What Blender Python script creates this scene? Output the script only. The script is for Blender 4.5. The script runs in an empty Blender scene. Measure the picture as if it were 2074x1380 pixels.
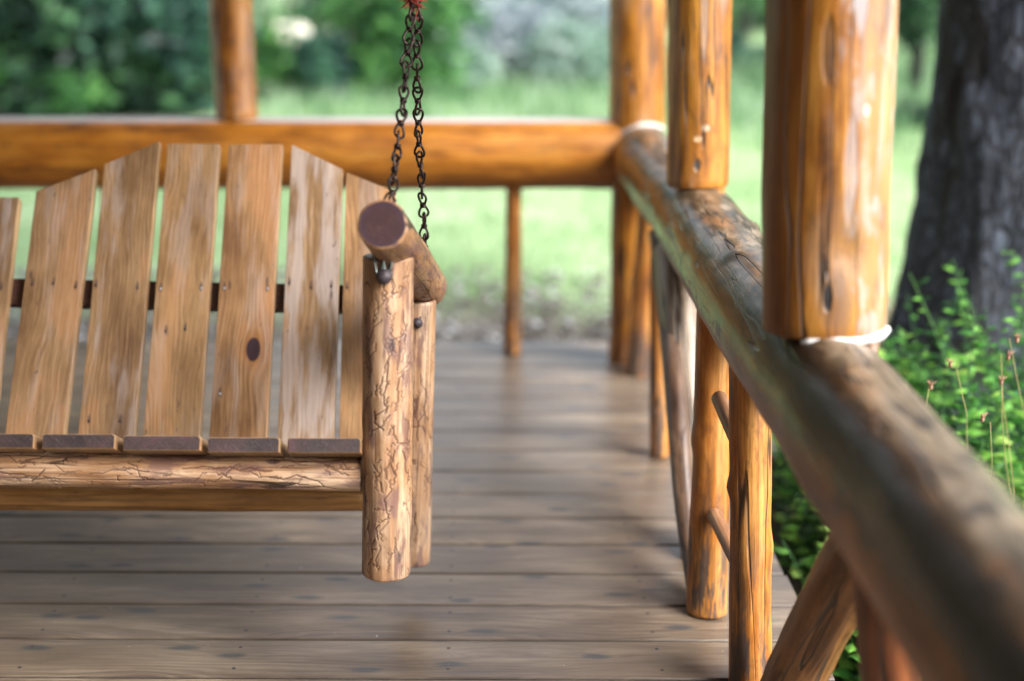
import bpy, bmesh, math, random
from mathutils import Vector, Matrix, noise
random.seed(7)
S = bpy.context.scene
COL = S.collection
R = math.radians
V = Vector

# ------------------------------------------------------------------ camera
H = 1.6
PITCH = math.atan(0.2917)
CAMM = Matrix.Translation((0, 0, H)) @ Matrix.Rotation(R(90) - PITCH, 4, 'X') @ Matrix.Rotation(0.004, 4, 'Z')
FPX, CX, CY = 2880.0, 955.0, 690.0
cd = bpy.data.cameras.new('camera'); cam = bpy.data.objects.new('camera', cd); COL.objects.link(cam)
cam.matrix_world = CAMM
cd.sensor_width = 36; cd.lens = FPX / 2074 * 36; cd.shift_x = (1037 - CX) / 2074
cd.clip_start = 0.05; cd.clip_end = 400
cd.dof.use_dof = True; cd.dof.focus_distance = 3.08; cd.dof.aperture_fstop = 1.0
S.camera = cam
ROT = CAMM.to_3x3(); CP = V((0, 0, H))
def ray(px, py): return ROT @ V(((px - CX) / FPX, -(py - CY) / FPX, -1))
def at(px, py, D):
    d = ray(px, py); return CP + d * (D / d.y)
def onz(px, py, z):
    d = ray(px, py); return CP + d * ((z - H) / d.z)
def onplane(px, py, p, n):
    d = ray(px, py); return CP + d * ((p - CP).dot(n) / d.dot(n))

# ------------------------------------------------------------------ objects
W = {}
def place(o, M, parent=None):
    COL.objects.link(o)
    if parent is None:
        o.matrix_basis = M
    else:
        o.parent = parent; o.matrix_basis = W[parent].inverted() @ M
    W[o] = M
    return o
def thing(name, label, cat, loc, group=None):
    o = bpy.data.objects.new(name, None); o.empty_display_size = .1
    place(o, Matrix.Translation(loc)); o['label'] = label; o['category'] = cat
    if group: o['group'] = group
    return o
def tag(o, label, cat, group=None, kind=None):
    if label: o['label'] = label
    if cat: o['category'] = cat
    if group: o['group'] = group
    if kind: o['kind'] = kind
    return o
def mk(name, verts, faces, mats, parent=None, M=None, smooth=False, midx=None):
    me = bpy.data.meshes.new(name); me.from_pydata([tuple(v) for v in verts], [], faces)
    for m in (mats if isinstance(mats, (list, tuple)) else [mats]): me.materials.append(m)
    if midx is not None: me.polygons.foreach_set('material_index', midx)
    if smooth is True: me.polygons.foreach_set('use_smooth', [True] * len(me.polygons))
    elif smooth: me.polygons.foreach_set('use_smooth', smooth)
    me.update()
    return place(bpy.data.objects.new(name, me), M or Matrix.Identity(4), parent)
def frame(p0, p1, up=V((0, 0, 1))):
    z = (p1 - p0).normalized()
    if abs(z.dot(up)) > .9: up = V((0, 1, 0))
    x = up.cross(z).normalized(); y = z.cross(x)
    return Matrix(((x.x, y.x, z.x, p0.x), (x.y, y.y, z.y, p0.y), (x.z, y.z, z.z, p0.z), (0, 0, 0, 1)))

def log(name, p0, p1, r0, r1, mats, parent=None, seed=0, wob=.05, seg=56, nr=60, bev=.006, path=None, knots=(),
        flat_top=None, bow=0, cut0=None, prof=None, cutter=None, grooves=None):
    """a peeled log: local Z runs from p0 to p1; mats = [bark side, end grain]"""
    M = frame(p0, p1); L = (p1 - p0).length
    Mi = M.inverted()
    pts = [Mi @ q for q in path] if path else []
    def centre(t):
        c = V((0, 0, t * L))
        if pts:
            ch = [V((0, 0, 0))] + pts + [V((0, 0, L))]
            n = len(ch) - 1; s = t * n; i = min(int(s), n - 1); f = s - i
            a, b = ch[i], ch[i + 1]; pa = ch[max(i - 1, 0)]; pb = ch[min(i + 2, n)]
            c = .5 * ((2 * a) + (b - pa) * f + (2 * pa - 5 * a + 4 * b - pb) * f * f + (3 * a - pa - 3 * b + pb) * f ** 3)
        c.x += wob * .5 * r0 * noise.noise(V((t * L * 3, seed * 9.1, 0)))
        c.y += wob * .5 * r0 * noise.noise(V((t * L * 3, seed * 9.1, 5)))
        return c
    rings = []; vs = []; fs = []; mi = []; sm = []
    ts = [0, bev * .35 / L, bev / L] + [bev / L + (1 - 2 * bev / L) * i / nr for i in range(1, nr)] + [1 - bev / L, 1 - bev * .35 / L, 1]
    for k, t in enumerate(ts):
        c = centre(t); e = {0: bev, 1: bev * .35}.get(k, {len(ts) - 1: bev, len(ts) - 2: bev * .35}.get(k, 0))
        rr = r0 + (r1 - r0) * t
        if prof: rr *= prof(t)
        for j in range(seg):
            a = 2 * math.pi * j / seg
            d = V((math.cos(a), math.sin(a), 0))
            n1 = noise.noise(V((d.x * 1.1 + seed * 3.3, d.y * 1.1, t * L * 2.6)))
            n2 = noise.noise(V((d.x * 2.7, d.y * 2.7 + seed * 1.7, t * L * 8)))
            r = rr * (1 + wob * n1 + wob * .45 * n2)
            for (kt, ka, ks, kh) in knots:
                da = math.atan2(math.sin(a - ka), math.cos(a - ka)) * rr; dz = (t - kt) * L
                r += kh * math.exp(-(da * da + dz * dz) / (ks * ks))
            r -= e
            x, y = c.x + d.x * r, c.y + d.y * r
            if flat_top is not None and y > flat_top: y = flat_top + (y - flat_top) * .06
            vs.append(V((x, y, c.z)))
    n = len(ts); gv = None
    if grooves:
        # beetle galleries and drying checks carved into the surface
        gv = [0.0] * len(vs); zr = [t * L for t in ts]; da_ = 2 * math.pi / seg; stepz = (1 - 2 * bev / L) * L / nr
        for (pl, gw, gd) in grooves:
            for (aa, zz) in pl:
                j0 = int(round(aa / r0 / da_)); i0 = int(round((zz - bev) / stepz)) + 2
                for i in range(i0 - 2, i0 + 3):
                    if 3 <= i < n - 3:
                        for j in range(j0 - 2, j0 + 3):
                            dd = ((j * da_ * r0 - aa) ** 2 + (zr[i] - zz) ** 2) / (gw * gw)
                            if dd < 4:
                                q = i * seg + j % seg; gv[q] = max(gv[q], gd * math.exp(-dd * 1.6))
        for i in range(n):
            for j in range(seg):
                q = i * seg + j
                if gv[q] > .02:
                    a = 2 * math.pi * j / seg; vs[q].x -= math.cos(a) * gv[q] * .0020; vs[q].y -= math.sin(a) * gv[q] * .0020
    for i in range(n - 1):
        for j in range(seg):
            a = i * seg + j; b = i * seg + (j + 1) % seg
            fs.append((a, b, b + seg, a + seg)); mi.append(0); sm.append(True)
    for base, flip, tt in ((0, True, 0), ((n - 1) * seg, False, L)):
        ce = V((0, 0, 0))
        for j in range(seg): ce += vs[base + j]
        ci = len(vs); vs.append(ce / seg)
        for j in range(seg):
            a, b = base + j, base + (j + 1) % seg
            fs.append((ci, b, a) if flip else (ci, a, b)); mi.append(1 if len(mats) > 1 else 0); sm.append(False)
    o = mk(name, vs, fs, mats, parent, M, sm, mi)
    if gv:
        at_ = o.data.attributes.new('groove', 'FLOAT', 'POINT'); at_.data.foreach_set('value', gv + [0.0] * (len(vs) - len(gv)))
    return o

def squiggles(r, L, n, seed, dens=1.0):
    rn = random.Random(seed); out = []; C = 2 * math.pi * r
    for k in range(n):
        a, z = rn.uniform(0, C), rn.uniform(.01, L - .01); kind = rn.random()
        h = math.pi / 2 * rn.choice((1, -1)) + rn.gauss(0, .25); h0 = h
        ln = rn.uniform(.02, .11) if kind < .75 else rn.uniform(.012, .03)
        wl = rn.uniform(.009, .022); am = rn.uniform(.45, 1.15); curl = rn.gauss(0, 6) if kind < .75 else rn.choice((-1, 1)) * rn.uniform(60, 150)
        w = rn.uniform(.0012, .0018); d = rn.uniform(.55, 1.0); pl = []; t = 0; ph = rn.random() * 6
        while t < ln:
            hh = h0 + am * math.sin(ph + t / wl * 6.28 * (1 + .3 * math.sin(t * 90))) + curl * t * (1 if kind > .75 else .35)
            a += math.cos(hh) * .0008; z += math.sin(hh) * .0008; t += .0008; pl.append((a % C, z))
            if rn.random() < .0025 and kind < .75:     # side branch
                q, (b, c), hb = [], (a, z), hh + rn.choice((-1, 1)) * rn.uniform(.6, 1.3)
                for i in range(rn.randint(5, 22)):
                    hb += rn.gauss(0, .12); b += math.cos(hb) * .0008; c += math.sin(hb) * .0008; q.append((b % C, c))
                out.append((q, w * .8, d * .8))
        out.append((pl, w, d))
    for k in range(max(2, n // 18)):    # straight drying checks
        a = rn.uniform(0, C); z = rn.uniform(0, L * .7); l = rn.uniform(.08, .3); z1 = min(L, z + l); pl = []
        while z < z1: a += rn.gauss(0, .00012); z += .0009; pl.append((a % C, z))
        out.append((pl, .0007, .8))
    return out

def prism(name, poly, thick, M, mat, parent=None, bev=.002, midx=None):
    """polygon in local XZ, extruded along +Y by thick"""
    bm = bmesh.new()
    vs = [bm.verts.new((x, 0, z)) for x, z in poly]
    f = bm.faces.new(vs)
    r = bmesh.ops.extrude_face_region(bm, geom=[f])
    for v in [g for g in r['geom'] if isinstance(g, bmesh.types.BMVert)]: v.co.y += thick
    bmesh.ops.recalc_face_normals(bm, faces=bm.faces[:])
    if bev: bmesh.ops.bevel(bm, geom=bm.edges[:], offset=bev, segments=2, affect='EDGES', profile=.6)
    me = bpy.data.meshes.new(name); 
    for m in (mat if isinstance(mat, (list, tuple)) else [mat]): me.materials.append(m)
    bm.to_mesh(me); bm.free()
    if midx:
        for p in me.polygons: p.material_index = midx(p)
    return place(bpy.data.objects.new(name, me), M, parent)

def tube(points, r, seg=8, closed=False, r_end=None):
    vs, fs = [], []; n = len(points); prev = None
    for i, p in enumerate(points):
        a = points[(i - 1) % n] if (closed or i) else p; b = points[(i + 1) % n] if (closed or i < n - 1) else p
        t = (b - a).normalized()
        if prev is None: prev = t.orthogonal().normalized()
        prev = (prev - t * prev.dot(t)).normalized(); bn = t.cross(prev)
        rr = r if r_end is None else r + (r_end - r) * i / (n - 1)
        for j in range(seg):
            q = 2 * math.pi * j / seg
            vs.append(p + (prev * math.cos(q) + bn * math.sin(q)) * rr)
    m = n if closed else n - 1
    for i in range(m):
        for j in range(seg):
            a = i * seg + j; b = i * seg + (j + 1) % seg; o = ((i + 1) % n) * seg
            fs.append((a, b, o + (j + 1) % seg, o + j))
    if not closed:
        fs.append(tuple(range(seg))[::-1]); fs.append(tuple(range((n - 1) * seg, n * seg)))
    return vs, fs
def merge(*parts):
    vs, fs = [], []
    for v, f in parts:
        o = len(vs); vs += v; fs += [tuple(i + o for i in q) for q in f]
    return vs, fs
def ball(c, r, nu=20, nv=12, sq=(1, 1, 1)):
    vs = []; fs = []
    for i in range(nv + 1):
        p = math.pi * i / nv
        for j in range(nu):
            q = 2 * math.pi * j / nu
            vs.append(c + V((r * sq[0] * math.sin(p) * math.cos(q), r * sq[1] * math.sin(p) * math.sin(q), r * sq[2] * math.cos(p))))
    for i in range(nv):
        for j in range(nu):
            a = i * nu + j; b = i * nu + (j + 1) % nu
            fs.append((a, a + nu, b + nu, b))
    return vs, fs

# ------------------------------------------------------------------ materials
class G:
    def __init__(s, name):
        s.m = bpy.data.materials.new(name); s.m.use_nodes = True
        s.t = s.m.node_tree; s.b = s.t.nodes['Principled BSDF']
    def n(s, typ, **kw):
        n = s.t.nodes.new(typ)
        for k, v in kw.items(): setattr(n, k, v)
        return n
    def put(s, sock, v):
        if v is None: return
        if isinstance(v, bpy.types.NodeSocket): s.t.links.new(v, sock)
        elif isinstance(v, (tuple, list)) and len(v) == 3 and sock.type == 'RGBA': sock.default_value = (*v, 1)
        else: sock.default_value = v
    def obj(s, rand=True):
        c = s.n('ShaderNodeTexCoord').outputs['Object']
        s.raw = c
        if not rand: return c
        r = s.math('MULTIPLY', s.n('ShaderNodeObjectInfo').outputs['Random'], 37.0)
        return s.vadd(c, s.comb(r, s.math('MULTIPLY', r, 1.7), s.math('MULTIPLY', r, .6)))
    def comb(s, x, y, z):
        n = s.n('ShaderNodeCombineXYZ'); s.put(n.inputs[0], x); s.put(n.inputs[1], y); s.put(n.inputs[2], z); return n.outputs[0]
    def sep(s, v):
        n = s.n('ShaderNodeSeparateXYZ'); s.put(n.inputs[0], v); return n.outputs
    def vadd(s, a, b):
        n = s.n('ShaderNodeVectorMath', operation='ADD'); s.put(n.inputs[0], a); s.put(n.inputs[1], b); return n.outputs[0]
    def vmul(s, a, b):
        n = s.n('ShaderNodeVectorMath', operation='MULTIPLY'); s.put(n.inputs[0], a); s.put(n.inputs[1], b); return n.outputs[0]
    def math(s, op, a, b=None, c=None, clamp=False):
        n = s.n('ShaderNodeMath', operation=op, use_clamp=clamp); s.put(n.inputs[0], a); s.put(n.inputs[1], b); s.put(n.inputs[2], c); return n.outputs[0]
    def noise(s, v, scale=1, detail=4, rough=.55, dist=0):
        n = s.n('ShaderNodeTexNoise'); s.put(n.inputs['Vector'], v); n.inputs['Scale'].default_value = scale
        n.inputs['Detail'].default_value = detail; n.inputs['Roughness'].default_value = rough; n.inputs['Distortion'].default_value = dist
        return n.outputs[0]
    def wave(s, v, scale, dist, detail=3, prof='SIN'):
        n = s.n('ShaderNodeTexWave', wave_profile=prof); s.put(n.inputs['Vector'], v); n.inputs['Scale'].default_value = scale
        n.inputs['Distortion'].default_value = dist; n.inputs['Detail'].default_value = detail
        return n.outputs['Fac']
    def step(s, v, a, b):
        n = s.n('ShaderNodeMapRange', interpolation_type='SMOOTHSTEP'); s.put(n.inputs['Value'], v)
        n.inputs['From Min'].default_value = a; n.inputs['From Max'].default_value = b; return n.outputs['Result']
    def ramp(s, v, *st):
        n = s.n('ShaderNodeValToRGB'); s.put(n.inputs[0], v); e = n.color_ramp.elements
        while len(e) < len(st): e.new(.5)
        for el, (p, c) in zip(e, st): el.position = p; el.color = (*c, 1)
        return n.outputs[0]
    def mix(s, f, a, b, mode='MIX'):
        n = s.n('ShaderNodeMix', data_type='RGBA', blend_type=mode); s.put(n.inputs['Factor'], f); s.put(n.inputs['A'], a); s.put(n.inputs['B'], b)
        return n.outputs['Result']
    def line(s, v, c, w):   # thin band where v == c
        return s.step(s.math('ABSOLUTE', s.math('SUBTRACT', v, c)), w, w * .25)
    def fin(s, col, rough=.5, bump=None, bd=.002, bs=.6, coat=0, crough=.15, spec=.5, **kw):
        s.put(s.b.inputs['Base Color'], col); s.put(s.b.inputs['Roughness'], rough)
        s.put(s.b.inputs['Coat Weight'], coat); s.put(s.b.inputs['Coat Roughness'], crough); s.b.inputs['Specular IOR Level'].default_value = spec
        if bump is not None:
            n = s.n('ShaderNodeBump'); n.inputs['Strength'].default_value = bs; n.inputs['Distance'].default_value = bd
            s.put(n.inputs['Height'], bump); s.t.links.new(n.outputs[0], s.b.inputs['Normal'])
            if coat: 
                s.t.links.new(n.outputs[0], s.b.inputs['Coat Normal'])
        for k, v in kw.items(): s.put(s.b.inputs[k.replace('_', ' ')], v)
        return s.m

def mark(g, ang, z0, wa, hz, line_=False):
    x, y, z = g.sep(g.raw); c, s_ = math.cos(R(ang)), math.sin(R(ang))
    t = g.math('SUBTRACT', g.math('MULTIPLY', y, c), g.math('MULTIPLY', x, s_))
    t = g.math('ADD', t, g.math('MULTIPLY', g.math('SUBTRACT', g.noise(g.vmul(g.raw, (20, 20, 9)), 1, 3), .5), wa * (3 if line_ else .8)))
    f = g.step(g.math('ADD', g.math('MULTIPLY', x, c), g.math('MULTIPLY', y, s_)), 0, .01)
    a = g.math('DIVIDE', t, wa); b = g.math('DIVIDE', g.math('SUBTRACT', z, z0), hz)
    if line_: m = g.math('MULTIPLY', g.step(g.math('ABSOLUTE', a), 1, .4), g.step(g.math('ABSOLUTE', b), 1, .8))
    else: m = g.step(g.math('ADD', g.math('MULTIPLY', a, a), g.math('MULTIPLY', b, b)), 1.2, .5)
    return g.math('MULTIPLY', m, f)
def marks(items):
    def fn(g, col, h):
        for (ang, z0, wa, hz, c, st, ln) in items:
            m = mark(g, ang, z0, wa, hz, ln); col = g.mix(g.math('MULTIPLY', m, st), col, c); h = g.math('SUBTRACT', h, g.math('MULTIPLY', m, 1.5 * st))
        return col, h
    return fn
def log_mat(name, c_dark, c_mid, c_light, stain=.6, stain_col=(.035, .03, .03), rough=.48, coat=.35, extra=None, gal=False, grey=0, crackw=.012):
    g = G(name); co = g.obj()
    streak = g.noise(g.vmul(co, (38, 38, 2.2)), 1, 6, .6)
    fine = g.noise(g.vmul(co, (140, 140, 6)), 1, 3, .6)
    big = g.noise(g.vmul(co, (7, 7, 2.6)), 1, 4, .6)
    mott = g.noise(g.vmul(co, (16, 16, 6)), 1, 5, .65, .6)
    v = g.math('ADD', g.math('MULTIPLY', streak, .45), g.math('ADD', g.math('MULTIPLY', big, .35), g.math('MULTIPLY', mott, .3)))
    col = g.ramp(v, (.43, c_dark), (.53, c_mid), (.64, c_light))
    col = g.mix(g.math('MULTIPLY', g.step(fine, .48, .68), .5), col, tuple(x * .8 for x in c_dark))
    st = g.math('MULTIPLY', g.step(g.noise(g.vmul(co, (26, 26, 6)), 1, 5, .7, .3), .60, .70), g.step(g.noise(g.vmul(co, (5, 5, 2)), 1, 2), .45, .62))
    col = g.mix(g.math('MULTIPLY', st, stain), col, stain_col)
    ln = g.line(g.noise(g.vmul(co, (60, 60, 1.3)), 1, 2, .5), .5, .03)
    col = g.mix(g.math('MULTIPLY', g.math('MULTIPLY', ln, g.step(big, .45, .6)), .5), col, tuple(x * .45 for x in c_dark))
    pch = g.step(g.noise(g.vadd(g.vmul(co, (30, 30, 12)), (5, 5, 5)), 1, 4, .7, .4), .56, .66)
    col = g.mix(g.math('MULTIPLY', pch, .4), col, tuple(x * .7 for x in c_dark))
    if grey:
        gm = g.step(g.noise(g.vmul(co, (12, 12, 2.2)), 1, 4, .6), .50, .64)
        col = g.mix(g.math('MULTIPLY', gm, grey), col, (.42, .36, .34))
    cm = g.step(g.noise(g.vmul(co, (9, 9, 1.6)), 1, 2), .47, .56)
    crack = g.math('MULTIPLY', g.line(g.noise(g.vmul(co, (13, 13, .55)), 1, 2, .5), .5, crackw), cm)
    hgt = g.math('ADD', g.math('MULTIPLY', streak, .5), g.math('MULTIPLY', mott, .5))
    if gal:   # bark beetle galleries: wandering grooves left in the peeled wood
        ga = g.n('ShaderNodeAttribute', attribute_name='groove').outputs['Fac']; ga = g.step(ga, .12, .62)
        pu = g.math('MULTIPLY', g.step(g.noise(g.vmul(co, (30, 30, 8)), 1, 4, .6), .49, .60), .7)
        col = g.mix(pu, col, (.15, .075, .07))
        col = g.mix(g.math('MULTIPLY', ga, .85), col, (.075, .028, .016))
        # small knots
        n = g.n('ShaderNodeTexVoronoi'); g.put(n.inputs['Vector'], g.vmul(co, (16, 16, 9))); n.inputs['Scale'].default_value = 1
        kn = g.step(n.outputs['Distance'], .17, .09)
        col = g.mix(g.math('MULTIPLY', kn, .75), col, (.07, .045, .045))
    if extra: col, hgt = extra(g, col, hgt, co)
    col = g.mix(g.math('MULTIPLY', crack, .9), col, (.02, .012, .008))
    hgt = g.math('SUBTRACT', hgt, g.math('MULTIPLY', crack, 2.0))
    r = g.math('ADD', rough - .1, g.math('MULTIPLY', mott, .25))
    return g.fin(col, r, hgt, .0034, .75, coat * .7, .28)

AMB = ((.085, .028, .004), (.36, .125, .007), (.55, .245, .030))
def end_mat(name, base, ring, k=90):
    g = G(name); co = g.obj(False); x, y, z = g.sep(co)
    d = g.math('SQRT', g.math('ADD', g.math('MULTIPLY', x, x), g.math('MULTIPLY', y, y)))
    d = g.math('ADD', d, g.math('MULTIPLY', g.noise(co, 25, 3), .012))
    rg = g.step(g.math('SINE', g.math('MULTIPLY', d, k * 12)), -.2, 1)
    n = g.noise(co, 60, 5, .7)
    rg = g.math('MULTIPLY', rg, g.step(g.noise(co, 30, 3), .4, .6))
    col = g.mix(g.math('MULTIPLY', rg, .3), base, ring)
    col = g.mix(g.math('MULTIPLY', g.step(d, .036, .047), .5), col, (.04, .022, .04))
    col = g.mix(g.math('MULTIPLY', g.step(g.noise(g.vmul(co, (200, 30, 1)), 1, 4, .7), .62, .7), .5), col, (.2, .14, .12))
    col = g.mix(g.math('MULTIPLY', g.step(n, .5, .8), .5), col, ring)
    return g.fin(col, .5, g.math('ADD', n, g.math('MULTIPLY', rg, .3)), .001, .5, .15)
M_end_amber = end_mat('amber_end_grain', (.32, .16, .06), (.16, .07, .025), 40)
M_end_paint = end_mat('purple_brown_end_grain', (.040, .016, .017), (.080, .042, .040), 70)
M_end_dark = end_mat('dark_end_grain', (.06, .03, .02), (.1, .05, .03), 90)
BLK = (.015, .012, .012)
mkA = marks([(-95, .14, .05, .13, (.17, .13, .10), .35, False), (-101, .078, .009, .026, BLK, 1, False), (-100.5, .30, .0018, .24, BLK, .95, True), (-86, .72, .0015, .42, BLK, .9, True), (-99, .02, .0016, .06, BLK, .9, True),
             (-70, .40, .008, .012, (.75, .68, .58), .5, False), (-78, .62, .016, .10, (.34, .34, .36), .6, False), (-112, .95, .010, .12, (.10, .07, .06), .6, False), (-92, 1.02, .02, .06, (.36, .33, .32), .6, False),
             (-74, .10, .0013, .10, BLK, .8, True), (-105, .5, .012, .06, (.09, .05, .03), .6, False), (-66, .95, .010, .20, (.30, .29, .30), .55, False), (-83, .30, .013, .10, (.30, .30, .32), .55, False)])
mkB = marks([(-99, .068, .010, .018, (.03, .028, .025), .95, False), (-82, .17, .012, .010, (.85, .7, .5), .6, False), (-97, .14, .012, .009, (.85, .65, .4), .5, False), (-88, .5, .01, .16, (.32, .29, .26), .45, False), (-72, .6, .006, .3, (.10, .05, .03), .5, False)])
M_post = log_mat('amber_varnished_log', *AMB, stain=.7, grey=.25)
def side_light(g, col, h, co):
    # side light painted in as a paler colour, with dark check lines on the outward side of the near posts
    x, y, z = g.sep(g.raw)
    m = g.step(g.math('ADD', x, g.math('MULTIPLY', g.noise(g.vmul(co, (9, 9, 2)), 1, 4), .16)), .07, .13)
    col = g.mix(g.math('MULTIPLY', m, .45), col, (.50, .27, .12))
    w2 = g.step(g.noise(g.vmul(co, (24, 24, 8)), 1, 5, .65, .3), .50, .60)
    m2 = g.step(g.math('ADD', x, g.math('MULTIPLY', g.noise(g.vmul(co, (8, 8, 2)), 1, 3), .12)), .03, .09)
    col = g.mix(g.math('MULTIPLY', g.math('MULTIPLY', w2, m2), .6), col, (.36, .32, .31))
    w3 = g.step(g.noise(g.vmul(co, (30, 30, 5)), 1, 5, .7, .2), .55, .63)
    col = g.mix(g.math('MULTIPLY', g.math('MULTIPLY', w3, m2), .7), col, (.11, .07, .05))
    w = g.step(g.noise(g.vmul(co, (40, 40, 3)), 1, 4, .6), .5, .7)
    col = g.mix(g.math('MULTIPLY', g.math('MULTIPLY', w, m), .6), col, (.40, .36, .33))
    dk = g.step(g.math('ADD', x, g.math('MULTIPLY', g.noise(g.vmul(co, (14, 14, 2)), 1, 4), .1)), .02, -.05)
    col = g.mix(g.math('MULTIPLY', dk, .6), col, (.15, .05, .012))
    return mkA(g, col, h)
M_bigpost = log_mat('side_lit_amber_log', (.075, .024, .004), (.32, .11, .007), (.50, .225, .030), stain=.8, extra=side_light, crackw=.016)
def base_rot(g, col, h, co):
    x, y, z = g.sep(g.raw)
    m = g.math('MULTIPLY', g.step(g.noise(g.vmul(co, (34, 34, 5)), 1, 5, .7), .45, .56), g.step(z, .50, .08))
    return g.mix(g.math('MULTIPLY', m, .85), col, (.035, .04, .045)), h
M_bal = log_mat('amber_baluster_log', (.13, .042, .007), (.42, .145, .018), (.62, .29, .07), stain=.85, extra=base_rot, crackw=.014)
M_greybal = log_mat('weathered_brown_log', (.030, .015, .010), (.095, .05, .028), (.19, .115, .07), stain=.6, grey=.15)
M_palebal = log_mat('pale_peeled_log', (.12, .08, .05), (.24, .17, .11), (.36, .28, .20), stain=.35, grey=.4)
M_stub = log_mat('pinkish_brown_stub', (.10, .04, .018), (.26, .12, .055), (.42, .23, .12), stain=.5)
M_redbal = log_mat('red_brown_log', (.05, .015, .006), (.13, .035, .010), (.22, .07, .02), stain=.5)
M_brown = log_mat('brown_diagonal_log', (.05, .018, .006), (.19, .075, .018), (.33, .15, .05), stain=.85, coat=.4)
def side_rail(g, col, h, co):
    x, y, z = g.sep(g.raw)          # local Y is up, local X points to the porch side
    n = g.noise(g.vmul(co, (10, 10, 4)), 1, 5, .65)
    ang = g.math('ADD', g.math('ARCTAN2', y, x), g.math('MULTIPLY', g.math('SUBTRACT', n, .5), 1.3))   # 0 = level on the porch side, pi/2 = top
    gm = g.math('MULTIPLY', g.step(ang, .42, .75), g.step(ang, 3.3, 2.9))
    greyc = g.ramp(g.noise(g.vmul(co, (24, 24, 9)), 1, 6, .7, .5), (.36, (.022, .024, .015)), (.49, (.095, .078, .048)), (.62, (.30, .235, .165)))
    col = g.mix(g.math('MULTIPLY', gm, .9), col, greyc)
    rst = g.math('MULTIPLY', g.step(g.noise(g.vmul(co, (14, 14, 5)), 1, 5, .65, .4), .54, .62), gm)
    col = g.mix(g.math('MULTIPLY', rst, .6), col, (.33, .15, .055))
    tan = g.math('MULTIPLY', g.step(ang, 1.15, 1.6), g.step(z, 1.9, 1.6))
    col = g.mix(g.math('MULTIPLY', tan, .55), col, (.21, .165, .115))
    nn = g.noise(g.vmul(co, (60, 60, 20)), 1, 6, .75)
    w = g.math('ADD', g.math('ARCTAN2', y, x), g.math('MULTIPLY', g.math('SUBTRACT', nn, .5), .5))
    gb = g.math('MULTIPLY', g.line(w, -.02, .24), g.math('MULTIPLY', g.step(z, 1.75, 2.0), g.step(z, 3.5, 3.0)))
    gb = g.math('MULTIPLY', gb, g.step(nn, .42, .5))
    col = g.mix(gb, col, (.36, .50, .20))
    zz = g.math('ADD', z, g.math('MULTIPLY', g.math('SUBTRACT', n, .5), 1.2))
    band = g.math('MULTIPLY', g.step(ang, .18, .42), g.step(ang, 1.5, 1.15))  # shade on the near porch-side flank, painted into the colour
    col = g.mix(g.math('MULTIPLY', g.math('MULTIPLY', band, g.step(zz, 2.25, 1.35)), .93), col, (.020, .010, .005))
    blk = g.step(g.noise(g.vadd(g.vmul(co, (11, 11, 6)), (3, 3, 3)), 1, 5, .7, .6), .56, .64)
    col = g.mix(g.math('MULTIPLY', blk, .85), col, (.016, .015, .016))
    ck = g.math('MULTIPLY', g.line(g.noise(g.vmul(co, (26, 26, 1.6)), 1, 2, .5), .5, .014), gm)
    col = g.mix(g.math('MULTIPLY', ck, .9), col, (.012, .01, .01))
    return col, g.math('SUBTRACT', h, ck)
M_postB = log_mat('amber_log_with_black_knot', *AMB, stain=.7, grey=.3, extra=lambda g, c, h, co: mkB(g, c, h))
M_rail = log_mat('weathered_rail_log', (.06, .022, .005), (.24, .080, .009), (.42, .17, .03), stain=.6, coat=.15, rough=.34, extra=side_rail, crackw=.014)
def back_crack(g, col, h, co):
    x, y, z = g.sep(g.raw)
    c = g.math('ADD', g.math('MULTIPLY', g.math('SUBTRACT', z, 1.15), -.17), g.math('MULTIPLY', g.noise(co, 3, 2), .03))
    ln = g.math('MULTIPLY', g.line(y, c, .006) if False else g.step(g.math('ABSOLUTE', g.math('SUBTRACT', y, c)), .007, .003), g.step(z, 1.5, 1.42))
    col = g.mix(g.step(y, .1185, .1215), col, (.60, .55, .53))  # sky sheen on the flattened top painted in as pale grey
    return g.mix(ln, col, (.04, .015, .004)), g.math('SUBTRACT', h, g.math('MULTIPLY', ln, 3))
M_backrail = log_mat('amber_back_rail_log', (.14, .045, .005), (.38, .130, .008), (.53, .225, .025), stain=.8, stain_col=(.05, .025, .012), extra=back_crack)
SW = ((.17, .075, .03), (.42, .235, .12), (.64, .45, .30))
M_leg = log_mat('peeled_beetle_marked_log', *SW, stain=.5, stain_col=(.1, .055, .05), coat=.25, gal=True, crackw=.01)
def darker(g, col, h, co): return g.mix(.45, col, (.20, .095, .03)), h
M_arm = log_mat('brown_arm_log', (.14, .055, .022), (.29, .14, .06), (.44, .26, .13), stain=.4, coat=.25, gal=True)
M_rear = log_mat('shaded_rear_log', (.16, .07, .02), (.30, .14, .035), (.42, .22, .07), stain=.5)

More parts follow.
